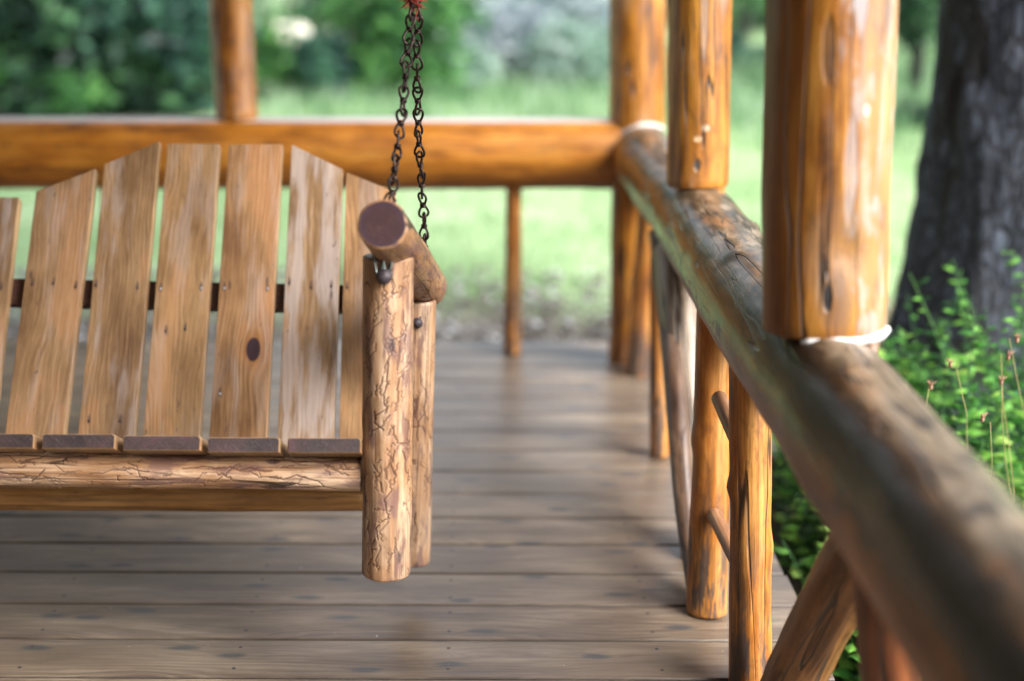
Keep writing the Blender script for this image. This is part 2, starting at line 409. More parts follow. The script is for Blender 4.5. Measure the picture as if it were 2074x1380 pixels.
def plank_mat(name, tint=(1, 1, 1), knot=None, grey=0, seed=0, nails=()):
    g = G(name); co = g.obj(False); x, y, z = g.sep(co)
    wx = x
    if knot:
        kx, kz, ka, kb = knot
        dx = g.math('DIVIDE', g.math('SUBTRACT', x, kx), ka); dz = g.math('DIVIDE', g.math('SUBTRACT', z, kz), kb)
        d2 = g.math('ADD', g.math('MULTIPLY', dx, dx), g.math('MULTIPLY', dz, dz))
        e = g.math('EXPONENT', g.math('MULTIPLY', d2, -.22))
        wx = g.math('SUBTRACT', x, g.math('MULTIPLY', g.math('MULTIPLY', dx, e), ka * .75))
    p = g.vadd(g.comb(wx, y, z), (seed * 1.37, seed * .71, seed * 2.3))
    warp = g.math('MULTIPLY', g.noise(g.vmul(p, (6, 6, 2.0)), 1, 3, .5), .10)
    px, py_, pz = g.sep(p)
    u = g.math('ADD', px, warp)
    ring = g.math('SINE', g.math('MULTIPLY', u, 560))
    ring = g.math('MULTIPLY', g.math('ADD', ring, 1), .5)
    ring = g.math('MULTIPLY', ring, g.step(g.noise(g.vmul(p, (14, 14, 3)), 1, 3), .3, .65))
    fine = g.noise(g.vmul(g.comb(u, py_, pz), (260, 260, 9)), 1, 5, .65)
    big = g.noise(g.vmul(p, (9, 9, 3)), 1, 5, .6)
    T = lambda c: tuple(min(.9, a * b) for a, b in zip(c, tint))
    col = g.ramp(g.math('ADD', g.math('MULTIPLY', big, .6), g.math('MULTIPLY', fine, .4)), (.38, T((.125, .066, .028))), (.5, T((.275, .165, .078))), (.62, T((.43, .29, .165))))
    col = g.mix(g.math('MULTIPLY', ring, .5), col, T((.15, .075, .035)))
    col = g.mix(g.math('MULTIPLY', g.step(big, .52, .62), .35), col, T((.40, .17, .06)))
    gs = g.noise(g.vadd(g.vmul(p, (24, 24, 3.5)), (9, 9, 9)), 1, 4, .6)
    col = g.mix(g.math('MULTIPLY', g.step(gs, .5 - grey * .12, .66 - grey * .1), .25 + grey * .5), col, (.47, .40, .37))
    sp = g.noise(g.vmul(p, (90, 90, 34)), 1, 2, .5)
    col = g.mix(g.math('MULTIPLY', g.step(sp, .70, .76), .7), col, (.08, .05, .05))
    edge = g.noise(g.vmul(p, (30, 30, 5)), 1, 4, .6)
    col = g.mix(g.math('MULTIPLY', g.step(edge, .6, .74), .25), col, (.14, .085, .06))
    if knot:
        col = g.mix(g.math('MULTIPLY', g.step(d2, 3.4, 1.2), .45), col, (.34, .14, .04))
        col = g.mix(g.step(d2, 1.25, .75), col, (.035, .014, .02))
    for (nx, nz) in nails:   # iron stains bleeding from the screws
        a = g.math('DIVIDE', g.math('SUBTRACT', x, nx), .0042); b = g.math('DIVIDE', g.math('SUBTRACT', z, nz + .004), .014)
        dd = g.math('ADD', g.math('MULTIPLY', a, a), g.math('MULTIPLY', b, b))
        dd = g.math('ADD', dd, g.math('MULTIPLY', edge, .8))
        col = g.mix(g.math('MULTIPLY', g.step(dd, 1.9, .5), .75), col, (.06, .035, .035))
    hgt = g.math('ADD', fine, g.math('MULTIPLY', ring, -.6))
    return g.fin(col, g.math('ADD', .42, g.math('MULTIPLY', fine, .2)), hgt, .0012, .5, .2, .3)

def deck_mat():
    g = G('weathered_deck_board'); co = g.n('ShaderNodeTexCoord').outputs['Object']
    x, y, z = g.sep(co)
    bw = .1786
    bi = g.math('FLOOR', g.math('DIVIDE', g.math('SUBTRACT', y, 2.812), bw))
    wn = g.n('ShaderNodeTexWhiteNoise', noise_dimensions='1D'); g.put(wn.inputs['W'], bi); rnd = wn.outputs['Value']
    p = g.comb(g.math('ADD', x, g.math('MULTIPLY', rnd, 40)), y, g.math('MULTIPLY', rnd, 9))
    warp = g.math('MULTIPLY', g.noise(g.vmul(p, (1.4, 7, 1)), 1, 3, .5), .16)
    px, py_, pz = g.sep(p)
    u = g.math('ADD', py_, warp)
    ring = g.math('MULTIPLY', g.math('ADD', g.math('SINE', g.math('MULTIPLY', u, 330)), 1), .5)
    ring = g.math('MULTIPLY', ring, g.step(g.noise(g.vmul(p, (2, 9, 1)), 1, 3), .42, .62))
    fine = g.noise(g.vmul(g.comb(px, u, pz), (5, 190, 1)), 1, 5, .65)
    big = g.noise(g.vmul(p, (2.2, 11, 1)), 1, 5, .6)
    col = g.ramp(g.math('ADD', g.math('MULTIPLY', big, .6), g.math('MULTIPLY', fine, .4)), (.38, (.080, .054, .034)), (.5, (.165, .119, .079)), (.62, (.30, .235, .165)))
    col = g.mix(g.math('MULTIPLY', rnd, .45), col, (.13, .102, .08))
    col = g.mix(g.math('MULTIPLY', ring, .45), col, (.065, .04, .034))
    v = g.n('ShaderNodeTexVoronoi', voronoi_dimensions='2D'); g.put(v.inputs['Vector'], g.vmul(p, (2.6, 8, 1))); v.inputs['Scale'].default_value = 1
    kd = g.math('ADD', v.outputs['Distance'], g.math('MULTIPLY', g.noise(g.vmul(p, (20, 60, 1)), 1, 3), .12))
    col = g.mix(g.math('MULTIPLY', g.step(kd, .19, .10), .8), col, (.035, .042, .05))
    # cupped boards wear paler towards the middle, dirt along the joints
    fy = g.math('FRACT', g.math('DIVIDE', g.math('SUBTRACT', y, 2.812), bw))
    ed = g.math('ABSOLUTE', g.math('SUBTRACT', fy, .5))
    col = g.mix(g.math('MULTIPLY', g.step(ed, .455, .49), .8), col, (.02, .024, .028))
    jx = g.math('SUBTRACT', g.math('FRACT', g.math('DIVIDE', g.math('ADD', x, 4.13), .48)), .5); jx = g.math('MULTIPLY', jx, .48)
    jy = g.math('MULTIPLY', g.math('SUBTRACT', g.math('ABSOLUTE', g.math('SUBTRACT', fy, .5)), .27), bw)
    jd = g.math('ADD', g.math('MULTIPLY', jx, jx), g.math('MULTIPLY', jy, jy))
    col = g.mix(g.step(jd, .000028, .000012), col, (.015, .015, .018))
    sp = g.noise(g.vmul(p, (60, 60, 1)), 1, 2, .5)
    col = g.mix(g.step(sp, .77, .8), col, (.5, .47, .42))
    hgt = g.math('ADD', g.math('MULTIPLY', fine, 1.0), g.math('MULTIPLY', ring, -.4))
    return g.fin(col, g.math('ADD', .34, g.math('MULTIPLY', big, .25)), hgt, .0014, .5, .65, .27)
M_deck = deck_mat()

def simple(name, c1, c2, scale=8, rough=.6, bd=.002, bs=.4, st=(1, 1, 1), **kw):
    g = G(name); co = g.obj(); n = g.noise(g.vmul(co, st), scale, 5, .6)
    return g.fin(g.ramp(n, (.35, c1), (.65, c2)), rough, n, bd, bs, **kw)
M_iron = simple('dark_rusty_chain_iron', (.018, .012, .011), (.07, .045, .038), 120, .36, .0006, .5, Metallic=.75)
M_steel = simple('dull_green_grey_steel', (.10, .12, .11), (.28, .31, .29), 120, .35, .0004, .4, Metallic=.8)
M_cap = simple('dark_painted_bolt_cap', (.035, .027, .033), (.085, .066, .075), 160, .55, .0006, .5, Metallic=.3)
M_zinc = simple('zinc_screw', (.22, .25, .28), (.45, .48, .52), 300, .4, Metallic=.8)
M_rustscrew = simple('rusted_screw', (.03, .022, .02), (.08, .05, .045), 300, .6, Metallic=.4)
M_yarn = simple('faded_red_yarn', (.22, .03, .02), (.45, .09, .06), 200, .9)
M_caulk = simple('white_caulk', (.66, .64, .62), (.84, .83, .82), 25, .45, .004, .5)
M_brace = simple('dark_brown_brace', (.035, .014, .010), (.085, .035, .022), 5, .55, .002, .4, (6, 40, 40))
M_slot_shade = simple('slot_shade', (.012, .008, .007), (.03, .018, .014), 30, .8)

# ------------------------------------------------------------------ deck
DZ = .0
def build_deck():
    bw = .1786; vs, fs = [], []
    x0, x1 = -4.2, .812
    for k in range(-14, 15):
        y0 = 2.812 + k * bw + .004; y1 = y0 + bw - .008
        if y1 > 5.55: y1 = 5.55
        if y0 > 5.5: continue
        e = x1 + random.uniform(-.006, .006); dz = random.uniform(-.0012, .0012)
        c = .0035
        prof = [(y0, -.035), (y0, -c), (y0 + c, 0), ((y0 + y1) / 2, .0006), (y1 - c, 0), (y1, -c), (y1, -.035)]
        o = len(vs)
        for xx in (x0, e):
            for (yy, zz) in prof: vs.append((xx, yy, zz + dz))
        n = len(prof)
        for i in range(n): fs.append((o + i, o + (i + 1) % n, o + n + (i + 1) % n, o + n + i))
        fs.append(tuple(o + i for i in range(n))[::-1]); fs.append(tuple(o + n + i for i in range(n)))
    # joists and rim under the boards
    def box(a, b):
        o = len(vs)
        for x in (a[0], b[0]):
            for y in (a[1], b[1]):
                for z in (a[2], b[2]): vs.append((x, y, z))
        fs.extend([tuple(o + i for i in q) for q in ((0, 1, 3, 2), (4, 6, 7, 5), (0, 4, 5, 1), (2, 3, 7, 6), (0, 2, 6, 4), (1, 5, 7, 3))])
    for i in range(11): box((-4.15 + i * .48, .3, -.22), (-4.11 + i * .48, 5.5, -.0375))
    box((.745, .3, -.24), (.785, 5.5, -.0375))
    o = mk('porch_deck', vs, fs, M_deck); o['kind'] = 'structure'
build_deck()

# ------------------------------------------------------------------ posts
CZ = .79; RX = .635; RR = .118    # side rail axis
def post(label, px_top, px_bot, py_bot, w, D, mat, seed, knots=(), prof=None, zb=None, ztop=2.62):
    b = at(px_bot, py_bot, D - w / 2); zc = b.z; b = at(px_bot, py_bot, D); b.z = zc - .008; t0 = at(px_top, 0, D + .02)
    d = (t0 - b); t = b + d * ((ztop - b.z) / d.z)
    b2 = b
    th = thing('porch_post', label, 'post', b, 'log posts that carry the porch roof')
    log('log', b2, t, w / 2, w / 2 * .97, [mat, M_end_amber], th, seed, .05, 64, 90, knots=knots, prof=prof)
    log('tenon', V((b.x + .01, b.y, CZ)), V((b.x + .01, b.y, b.z + .02)), w * .40, w * .40, [mat, M_end_amber], th, seed + 1, .02, 40, 10)
    return th, b
pA, bA = post('thick pale amber post nearest the big tree trunk, white caulk at its foot', 1684, 1666, 688, .224, 2.49, M_bigpost, 3,
              knots=[(.09, -math.pi / 2 + .1, .03, -.012)])
pB, bB = post('slimmer amber post standing on the side rail, middle of the three', 1417, 1411, 381,   .173, 3.98, M_postB, 11,
              knots=())
pC, bC = post('amber corner post where back rail and side rail meet', 1292, 1290, 268, .208, 5.28, M_post, 17)
pD, bD = post('amber post on the back rail, behind the chair back of the swing', 468, 480, 243, .155, 5.3, M_post, 23)
# lower part of the corner post, down to the deck
b0 = V((at(1268, 732, 5.22).x, 5.22, .0)); log('lower_log', V((b0.x, b0.y, .001)), V((bC.x - .02, 5.2, CZ - .03)), .068, .075, [M_post, M_end_amber], pC, 31, .06)

def caulk(b, r, zf, parent, seed, a0, a1):
    vs, fs = [], []; n = 60; m = 8
    for i in range(n + 1):
        a = a0 + (a1 - a0) * i / n; x = b.x + math.cos(a) * r; y = b.y + math.sin(a) * r
        zz = zf(x, y); s = .008 + .003 * noise.noise(V((a * 3, seed, 0)))
        s *= min(1, .25 + 4 * math.sin(math.pi * i / n))
        for j in range(m):
            q = 2 * math.pi * j / m
            vs.append(V((x + math.cos(a) * s * .9 * math.cos(q), y + math.sin(a) * s * .9 * math.cos(q), zz + s * math.sin(q))))
    for i in range(n):
        for j in range(m):
            a = i * m + j; b_ = i * m + (j + 1) % m
            fs.append((a, b_, b_ + m, a + m))
    return mk('caulk', vs, fs, M_caulk, parent, None, True)
def railz(x, y):
    dx = max(-.95, min(.95, (x - RX) / RR)); return CZ + RR * math.sqrt(1 - dx * dx)
caulk(bA, .110, lambda x, y: bA.z + .004 - .012 * max(0, -(x - bA.x) / .1), pA, 1, R(-124), R(-10))
caulk(bC, .100, lambda x, y: max(railz(x, y), CZ + .085), pC, 2, R(-190), R(-20))

# ------------------------------------------------------------------ side railing
SR = thing('side_railing', 'weathered log railing running from the camera along the open right side', 'railing', (RX, 3, 0))
SRY0 = .9
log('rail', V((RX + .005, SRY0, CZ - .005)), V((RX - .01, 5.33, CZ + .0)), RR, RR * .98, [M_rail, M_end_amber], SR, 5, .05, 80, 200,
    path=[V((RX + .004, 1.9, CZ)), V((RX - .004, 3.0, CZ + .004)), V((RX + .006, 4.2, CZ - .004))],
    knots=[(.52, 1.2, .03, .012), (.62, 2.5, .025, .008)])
def bal(px0, py0, D0, px1, py1, D1, r0, r1, mat, seed, name='baluster', path=None, knots=(), wob=.09, par=None):
    """from the foot on the deck (px0, py0) to the top under the rail"""
    a = at(px0, py0, D0) if py0 is not None else V((px0, D0, .001))
    b = at(px1, py1, D1) if py1 is not None else V((px1, D1, CZ - .06))
    return log(name, a, b, r0, r1, [mat, M_end_amber], par or SR, seed, wob, 40, 60, path=path, knots=knots)
def foot(px, py): 
    p = onz(px, py, .001); return p
def bal2(f, top, r0, r1, mat, seed, **kw):
    p = foot(*f); q = at(*top)
    return log(kw.pop('name', 'baluster'), p, q, r0, r1, [mat, M_end_amber], SR, seed, kw.pop('wob', .09), 40, 60, **kw)
b1 = bal2((1520, 1392), (1520, 700, 2.86), .046, .043, M_bal, 41, knots=[(.6, math.pi, .02, .008), (.42, 0, .03, .005)])
b2 = bal2((1432, 1240), (1450, 590, 3.2), .050, .040, M_bal, 43, knots=[(.55, math.pi, .03, .006)])
bal2((1412, 1215), (1335, 470, 4.3), .024, .032, M_greybal, 45, name='diagonal_brace', path=[at(1385, 1000, 3.4), at(1368, 780, 3.65)])
bal2((1418, 1130), (1366, 500, 4.0), .05, .056, M_palebal, 47, name='diagonal_brace')
bal2((1336, 925), (1335, 520, 4.25), .031, .030, M_bal, 49)
bal2((1290, 757), (1318, 420, 5.0), .047, .045, M_bal, 51)
# side stubs (cut branches) running from the second baluster to the first
for (p, q) in (((1455, 803), (1496, 900)), ((1446, 1040), (1494, 1140))):
    log('cut_branch', at(*p, 3.10), at(*q, 2.90), .018, .0165, [M_stub, M_end_amber], b2, 60 + p[1], .06, 24, 10)
# diagonal crooked log, and the near baluster at the lower right
log('diagonal_brace', at(1586, 1420, 2.62), at(1775, 1075, 2.32), .062, .060, [M_brown, M_end_amber], SR, 71, .16, 48, 60,
    path=[at(1648, 1290, 2.52)], knots=[(.25, 1.0, .06, .012)])
bal2((1815, 1700), (1790, 1050, 2.05), .046, .05, M_redbal, 73)
bal2((1960, 2300), (1960, 1300, 1.55), .046, .05, M_bal, 75)

# ------------------------------------------------------------------ back railing
BR = thing('back_railing', 'amber log railing crossing behind the swing, thin baluster under it', 'railing', (-1.5, 5.2, 0))
a = at(1262, 309, 5.3); c = at(-900, 305, 5.3)
log('rail', V((-3.6, 5.3, c.z)), V((a.x, 5.3, a.z)), .142, .137, [M_backrail, M_end_amber], BR, 81, .035, 72, 160, flat_top=.122)
def bbal(px, r, seed, mat=M_bal):
    p = foot(px, 716); q = V((p.x, 5.3, a.z - .09))
    log('baluster', p, q, r, r * .85, [mat, M_end_amber], BR, seed, .08, 28, 40)
bbal(1037, .034, 83); bbal(640, .034, 84); bbal(240, .034, 85); bbal(-200, .034, 86)

# ------------------------------------------------------------------ the swing
SWG = thing('porch_swing', 'log porch swing with fan of pale slats hanging tilted back on rusty chains', 'porch swing', (-.7, 3.0, .1))
XL = -1.16                                  # left side is this far from the right one
def both(fn):
    fn(0)
    fn(XL)
# legs
def legs(dx):
    s = 100 if dx == 0 else 130
    o = V((dx, 0, 0))
    f0 = at(781, 1164, 2.70) + o; f1 = at(786, 518, 2.76) + o
    L = log('leg', f0, f1, .0497, .0515, [M_leg, M_end_dark], SWG, s + 2, .055, 72, 120, bev=.005, wobk=0) if False else \
        log('leg', f0, f1, .0492, .0512, [M_leg, M_end_amber], SWG, s + 2, .06, 240, 430, bev=.005, grooves=squiggles(.0492, .64, 260, s + 2), knots=[(.84, -1.2, .022, .003), (.5, 2.8, .03, .002), (.2, .3, .03, .002)])
    g0 = at(834, 1138, 3.22) + o; g1 = at(845, 606, 3.24) + o
    log('leg', g0, g1, .0440, .0455, [M_leg, M_end_amber], SWG, s + 5, .07, 160, 300, bev=.005, grooves=squiggles(.044, .62, 120, s + 5))
    # arm
    A0 = at(775, 455, 2.60) + o; A1 = at(862, 580, 3.33) + o
    log('armrest', A0, A1, .0475, .050, [M_arm, M_end_paint], SWG, s + 8, .055, 180, 400, bev=.004, grooves=squiggles(.0475, .76, 220, s + 8),
        prof=lambda t: 1 + .05 * math.sin(t * 2.6))
    # ball-shaped bolt caps on the leg faces
    for (pp, rp, DD, scr) in (((778, 560), 17, 2.70, 1), ((845, 655), 11.5, 3.19, 0)):
        c = at(*pp, DD) + o; r = rp / 2880 * (DD * .96 + .17)
        v, f = ball(V((0, 0, 0)), r); v2, f2 = tube([V((0, r * .6, 0)), V((0, .05, 0))], r * .45, 12)
        v3, f3 = tube([V((r * .55, -.0, r * .7)), V((r * .62, .012, r * 1.35)), V((r * .5, .03, r * 1.8))], r * .14, 8)
        vv, ff = merge((v, f), (v2, f2), (v3, f3))
        mk('bolt_cap', vv, ff, M_cap, SWG, Matrix.Translation(c), True)
    # side stretcher between the legs
    log('side_stretcher', at(786, 961, 2.76) + o + V((0, .03, 0)), at(812, 1000, 3.19) + o, .030, .030, [M_rear, M_end_amber], SWG, s + 9)
    # dark block painted for slot shade, with the end links of the chain
    p0 = at(778, 531, 2.74) + o
    v, f = [], []
    hw, hh = .0185, .0155
    n = 8
    mkM = Matrix.Translation(p0 + V((0, -.0285, 0)))
    prism('slot_shade_block', [(-hw, -hh), (hw, -hh), (hw, hh + .004), (-hw, hh + .004)], .03, mkM, M_slot_shade, SWG, .002)
    for (ox, oz) in ((-.006, 0), (.007, .002)):
        pts = [V((ox - .0055, 0, .022 + oz)), V((ox - .0062, -.004, .006 + oz)), V((ox - .004, -.007, -.009 + oz)), V((ox, -.008, -.014 + oz)), V((ox + .004, -.007, -.009 + oz)), V((ox + .0062, -.004, .006 + oz)), V((ox + .0055, 0, .022 + oz))]
        pts = [V((p.x * 1.3, p.y * 1.3, p.z * 1.15)) for p in pts]; v1, f1 = tube(pts, .0030, 8); v, f = merge((v, f), (v1, f1))
    v1, f1 = tube([V((math.cos(q) * .008 + .009, math.sin(q) * .006 - .004, -.0145 + .0015 * q / 6)) for q in [i * .52 for i in range(13)]], .0022, 8)
    v, f = merge((v, f), (v1, f1))
    mk('anchor_link', v, f, M_steel, SWG, Matrix.Translation(p0 + V((0, -.032, 0))), True)
both(legs)

# seat rails
FR0 = at(0, 948, 2.74); FR1 = at(733, 961, 2.74)
dfr = (FR1 - FR0); FRL = FR1 + dfr * ((XL + .05 ) / dfr.x)
seatlog = log('front_rail', FRL, FR1, .0355, .0345, [M_leg, M_end_dark], SWG, 151, .07, 170, 800, bev=.003, grooves=squiggles(.0355, (FR1 - FRL).length, 300, 151))
RB0 = at(0, 1000, 3.2); RB1 = at(742, 1004, 3.2)
log('rear_rail', RB1 + (RB0 - RB1) * 1.5, RB1, .040, .0385, [M_rear, M_end_dark], SWG, 153, .08, 48, 120)
# screw in the front leg, at the rail joint
def screw(p, nrm, r, mat, parent, name='screw'):
    M = frame(p, p + nrm)
    v, f = ball(V((0, 0, 0)), r, 12, 6, (1, 1, .45))
    mk(name, v, f, mat, parent, M, True)
screw(at(759, 957, 2.668), V((0, -1, 0)), .0030, M_rustscrew, SWG)

# seat slats running back from the front rail
def seat_slat(pxl, pxr, pytop, k, th=.0305):
    PL = at(pxl, pytop, 2.685); PR = at(pxr, pytop + (pxr - pxl) * .013, 2.685)
    w = (PR - PL).length; mid = (PL + PR) / 2
    slope = (V((0, 3.2, RB1.z)) - V((0, 2.74, FR1.z))).normalized()
    Mx = frame(mid, mid + slope, V((0, 0, 1)))    # local Z goes back, local Y up, local X left
    h = w / 2; c = .0055; L = .56; r = []
    vs, fs = [], []
    prof = [(-h, -th), (h, -th), (h, -c), (h - c * .3, -c * .3), (h - c, 0), (-h + c, 0), (-h + c * .3, -c * .3), (-h, -c)]
    prof = [(-x, y) for x, y in prof][::-1]
    rnd = random.Random(k)
    zs = [0, .0025] + [L * i / 12 for i in range(1, 13)]
    for i, zz in enumerate(zs):
        e = .002 if i == 0 else 0
        for x, y in prof: vs.append(V((x * (1 - e / h), y - (e if y > -th / 2 else -e), zz)))
    n = len(prof); mi = []
    for i in range(len(zs) - 1):
        for j in range(n): fs.append((i * n + j, i * n + (j + 1) % n, (i + 1) * n + (j + 1) % n, (i + 1) * n + j)); mi.append(0)
    fs.append(tuple(range(n))[::-1]); mi.append(1); fs.append(tuple(range((len(zs) - 1) * n, len(zs) * n))); mi.append(1)
    o = mk('seat_slat', vs, fs, [M_seat, M_seatend], SWG, Mx, False, mi)
    bmm = bmesh.new(); bmm.from_mesh(o.data); bmesh.ops.recalc_face_normals(bmm, faces=bmm.faces[:]); bmm.to_mesh(o.data); bmm.free()
M_seat = plank_mat('seat_slat_wood', (.8, .78, .74), seed=31)
gs = G('purple_brown_sawn_end'); co_ = gs.obj()
wv = gs.wave(gs.vmul(co_, (.6, 1.6, 1)), 45, 6, 4); nn = gs.noise(co_, 220, 4, .7); bg_ = gs.noise(co_, 14, 3)
cc_ = gs.ramp(bg_, (.36, (.018, .011, .012)), (.52, (.036, .019, .019)), (.7, (.075, .027, .035)))
cc_ = gs.mix(gs.math('MULTIPLY', gs.step(nn, .5, .72), .55), cc_, (.11, .082, .08))
dg_ = gs.noise(gs.vmul(gs.comb(gs.math('ADD', gs.sep(co_)[0], gs.math('MULTIPLY', gs.sep(co_)[1], -1.2)), gs.sep(co_)[1], gs.sep(co_)[2]), (420, 30, 1)), 1, 4, .7)
cc_ = gs.mix(gs.math('MULTIPLY', gs.step(dg_, .48, .66), .35), cc_, (.13, .085, .08))
M_seatend = gs.fin(cc_, .6, nn, .001, .6, .1)
for k, (l, r_, y) in enumerate([(-410, -260, 872), (-245, -95, 874), (-80, 70, 877), (86, 234, 878), (250, 407, 881), (421, 567, 885), (583, 732, 886)]):
    seat_slat(l, r_, y, k)

# reclined fan of back slats
Pb = at(400, 885, 3.2); Pt = at(400, 290, 3.655)
bn = V((1, 0, 0)).cross(Pt - Pb).normalized()
if bn.y > 0: bn = -bn       # towards the camera
M_edge = plank_mat('lit_slat_edge', (1.55, 1.6, 1.65), seed=5)  # paler copy of the wood: side light on slat edges put into colour
def backslat(poly, k, tint=(1, 1, 1), knot=None, grey=0, nails=()):
    W3 = [onplane(x, y, Pb, bn) for x, y in poly]     # BL, BR, TR, TL
    b = (W3[0] + W3[1]) / 2; t = (W3[2] + W3[3]) / 2
    z = (t - b).normalized(); y = -bn; x = y.cross(z).normalized(); 
    Mx = Matrix(((x.x, y.x, z.x, b.x), (x.y, y.y, z.y, b.y), (x.z, y.z, z.z, b.z), (0, 0, 0, 1)))
    Mi = Mx.inverted()
    loc = lambda px, py: (lambda q: (q.x, q.z))(Mi @ onplane(px, py, Pb, bn))
    P = [loc(*q) for q in poly]
    kn = None
    if knot:
        kx, kz = loc(knot[0], knot[1]); kn = (kx, kz, knot[2], knot[3])
    nl = [loc(*q[:2]) for q in nails]
    m = plank_mat('back_slat_wood_%d' % k, tint, kn, grey, k * 3.1, nl)
    s = prism('back_slat', P, .030, Mx, [m, M_edge], SWG, .0018, midx=lambda p: 1 if abs(p.normal.x) > .6 else 0)
    for q, l in zip(nails, nl):
        if len(q) > 2 and q[2]: screw(Mx @ V((l[0], -.0002, l[1])), bn, .0036, M_zinc if q[2] == 1 else M_rustscrew, s)
    return s
def ext(x1, y1, x0, y0, y):   # extrapolate an edge down to y
    return x0 + (x1 - x0) * (y - y0) / (y1 - y0)
def bs_(TL, TR, bl, br, k, **kw):
    yb = 985
    backslat([(ext(TL[0], TL[1], bl, 882, yb), yb), (ext(TR[0], TR[1], br, 882, yb), yb), TR, TL], k, **kw)
bs_((-200, 455), (-95, 398), -285, -165, 9)
bs_((-72, 398), (38, 400), -138, -16, 1, tint=(.92, .92, .94), grey=.5, nails=[(2, 583, 2)])
bs_((73, 388), (194, 342), 10, 129, 2, tint=(.98, .95, .93), nails=[(65, 576, 2), (108, 574, 2), (153, 581, 2), (62, 560, 0)])
bs_((211, 333), (323, 286), 158, 272, 3, tint=(1.0, .98, .95), grey=.3, nails=[(194, 578, 2), (278, 583, 2), (180, 853, 2), (243, 853, 2)])
bs_((339, 291), (445, 292), 290, 404, 4, tint=(1.1, 1.05, .95), nails=[(325, 585, 1), (407, 584, 1), (336, 671, 2), (375, 666, 2)])
bs_((463, 293), (572, 292), 424, 540, 5, tint=(1.12, 1.0, .88), knot=(513, 708, .0175, .031), nails=[(454, 584, 1), (541, 585, 1), (465, 581, 0), (541, 572, 0), (445, 798, 1)])
bs_((591, 293), (694, 343), 562, 676, 6, tint=(1.05, 1.03, .98), grey=.7, nails=[(586, 574, 2), (630, 582, 2), (671, 580, 2), (671, 600, 0)])
bs_((701, 349), (800, 388), 687, 802, 7, tint=(1.15, 1.05, .92), nails=[(703, 582, 2), (760, 640, 2)])
# brace behind the slats
q0 = onplane(-500, 545, Pb, bn); q1 = onplane(800, 570, Pb, bn); q2 = onplane(800, 622, Pb, bn); q3 = onplane(-500, 592, Pb, bn)
off = -bn * .0305
c0 = (q0 + off); ax = ((q1 - q0).normalized()); yy = -bn; zz = ax.cross(yy).normalized()
Mx = Matrix(((ax.x, yy.x, zz.x, c0.x), (ax.y, yy.y, zz.y, c0.y), (ax.z, yy.z, zz.z, c0.z), (0, 0, 0, 1)))
Lb = (q1 - q0).length; hb = (q2 - q1).length
prism('back_brace', [(0, -hb), (Lb, -hb), (Lb, 0), (0, 0)], .03, Mx, M_brace, SWG, .002)
# low board behind the slats, at seat level
q0 = onplane(-500, 880, Pb, bn); c0 = q0 + off
Mx = Matrix(((ax.x, yy.x, zz.x, c0.x), (ax.y, yy.y, zz.y, c0.y), (ax.z, yy.z, zz.z, c0.z), (0, 0, 0, 1)))
# ------------------------------------------------------------------ chains
def link_mesh():
    parts = []
    def loop(sgn, rot, L, w):
        pts = []
        for i in range(22):
            t = 2 * math.pi * i / 22
            zz = sgn * (L / 2 - L / 2 * math.cos(t)); f = .42 + .68 * (abs(zz) / L)
            x = w * math.sin(t) * f
            pts.append(V((x * math.cos(rot), x * math.sin(rot), zz)))
        return tube(pts, .0028, 8, True)
    parts.append(loop(1, 0, .033, .0125)); parts.append(loop(-1, R(48), .033, .0135))
    for k in range(2):
        parts.append(tube([V((.0052 * math.cos(q), .0052 * math.sin(q), -.0022 + k * .0044)) for q in [i * math.pi / 6 for i in range(12)]], .0023, 8, True))
    v, f = merge(*parts)
    me = bpy.data.meshes.new('chain_link'); me.from_pydata([tuple(a) for a in v], [], f); me.materials.append(M_iron)
    me.polygons.foreach_set('use_smooth', [True] * len(me.polygons)); return me
LM = link_mesh()
def chain(pts, ph, pitch=.0535):
    """pts: world polyline; links placed along it"""
    root = bpy.data.objects.new('chain', None); place(root, Matrix.Translation(pts[0]), SWG)
    seg = []; tot = 0
    for a_, b_ in zip(pts, pts[1:]): seg.append((tot, a_, b_)); tot += (b_ - a_).length
    d = pitch * .45; k = 0
    while d < tot:
        for (s0, a_, b_) in seg:
            if s0 <= d <= s0 + (b_ - a_).length + 1e-9:
                dr = (b_ - a_).normalized(); p = a_ + dr * (d - s0); break
        M = frame(p, p + dr, V((0, 1, 0)))
        x = V((1, 0, 0)); x = (x - dr * x.dot(dr)).normalized(); y = dr.cross(x)
        M = Matrix(((x.x, y.x, dr.x, p.x), (x.y, y.y, dr.y, p.y), (x.z, y.z, dr.z, p.z), (0, 0, 0, 1)))
        M = M @ Matrix.Rotation(ph + k * R(47) + math.sin(k * 2.3 + ph) * .3, 4, 'Z') @ Matrix.Rotation(math.sin(k * 1.9) * .07, 4, 'X')
        o = bpy.data.objects.new('chain_link', LM); place(o, M, root)
        d += pitch; k += 1
def chains(dx):
    o = V((dx, 0, 0))
    apex = at(841, -30, 3.0); apex.z += 0
    chain([at(793, 412, 2.70) + o, at(800, 335, 2.76) + o, at(816, 215, 2.85) + o, at(828, 70, 2.94) + o, apex + o], .3 + dx)
    chain([at(862, 520, 3.22) + o, at(857, 420, 3.19) + o, at(848, 280, 3.12) + o, at(844, 120, 3.05) + o, apex + o + V((.008, .01, 0))], 1.1 + dx)
    chain([apex + o + V((0, 0, .02)), apex + o + V((.01, .02, 2.55 - apex.z))], 2 + dx)
    # staple over the arm
    p = at(789, 405, 2.69) + o
    v, f = tube([V((-.012 + .024 * i / 8, 0, .009 * math.sin(math.pi * i / 8) * 2 - .004)) for i in range(9)], .0022, 8)
    mk('staple', v, f, M_iron, SWG, Matrix.Translation(p), True)
both(chains)
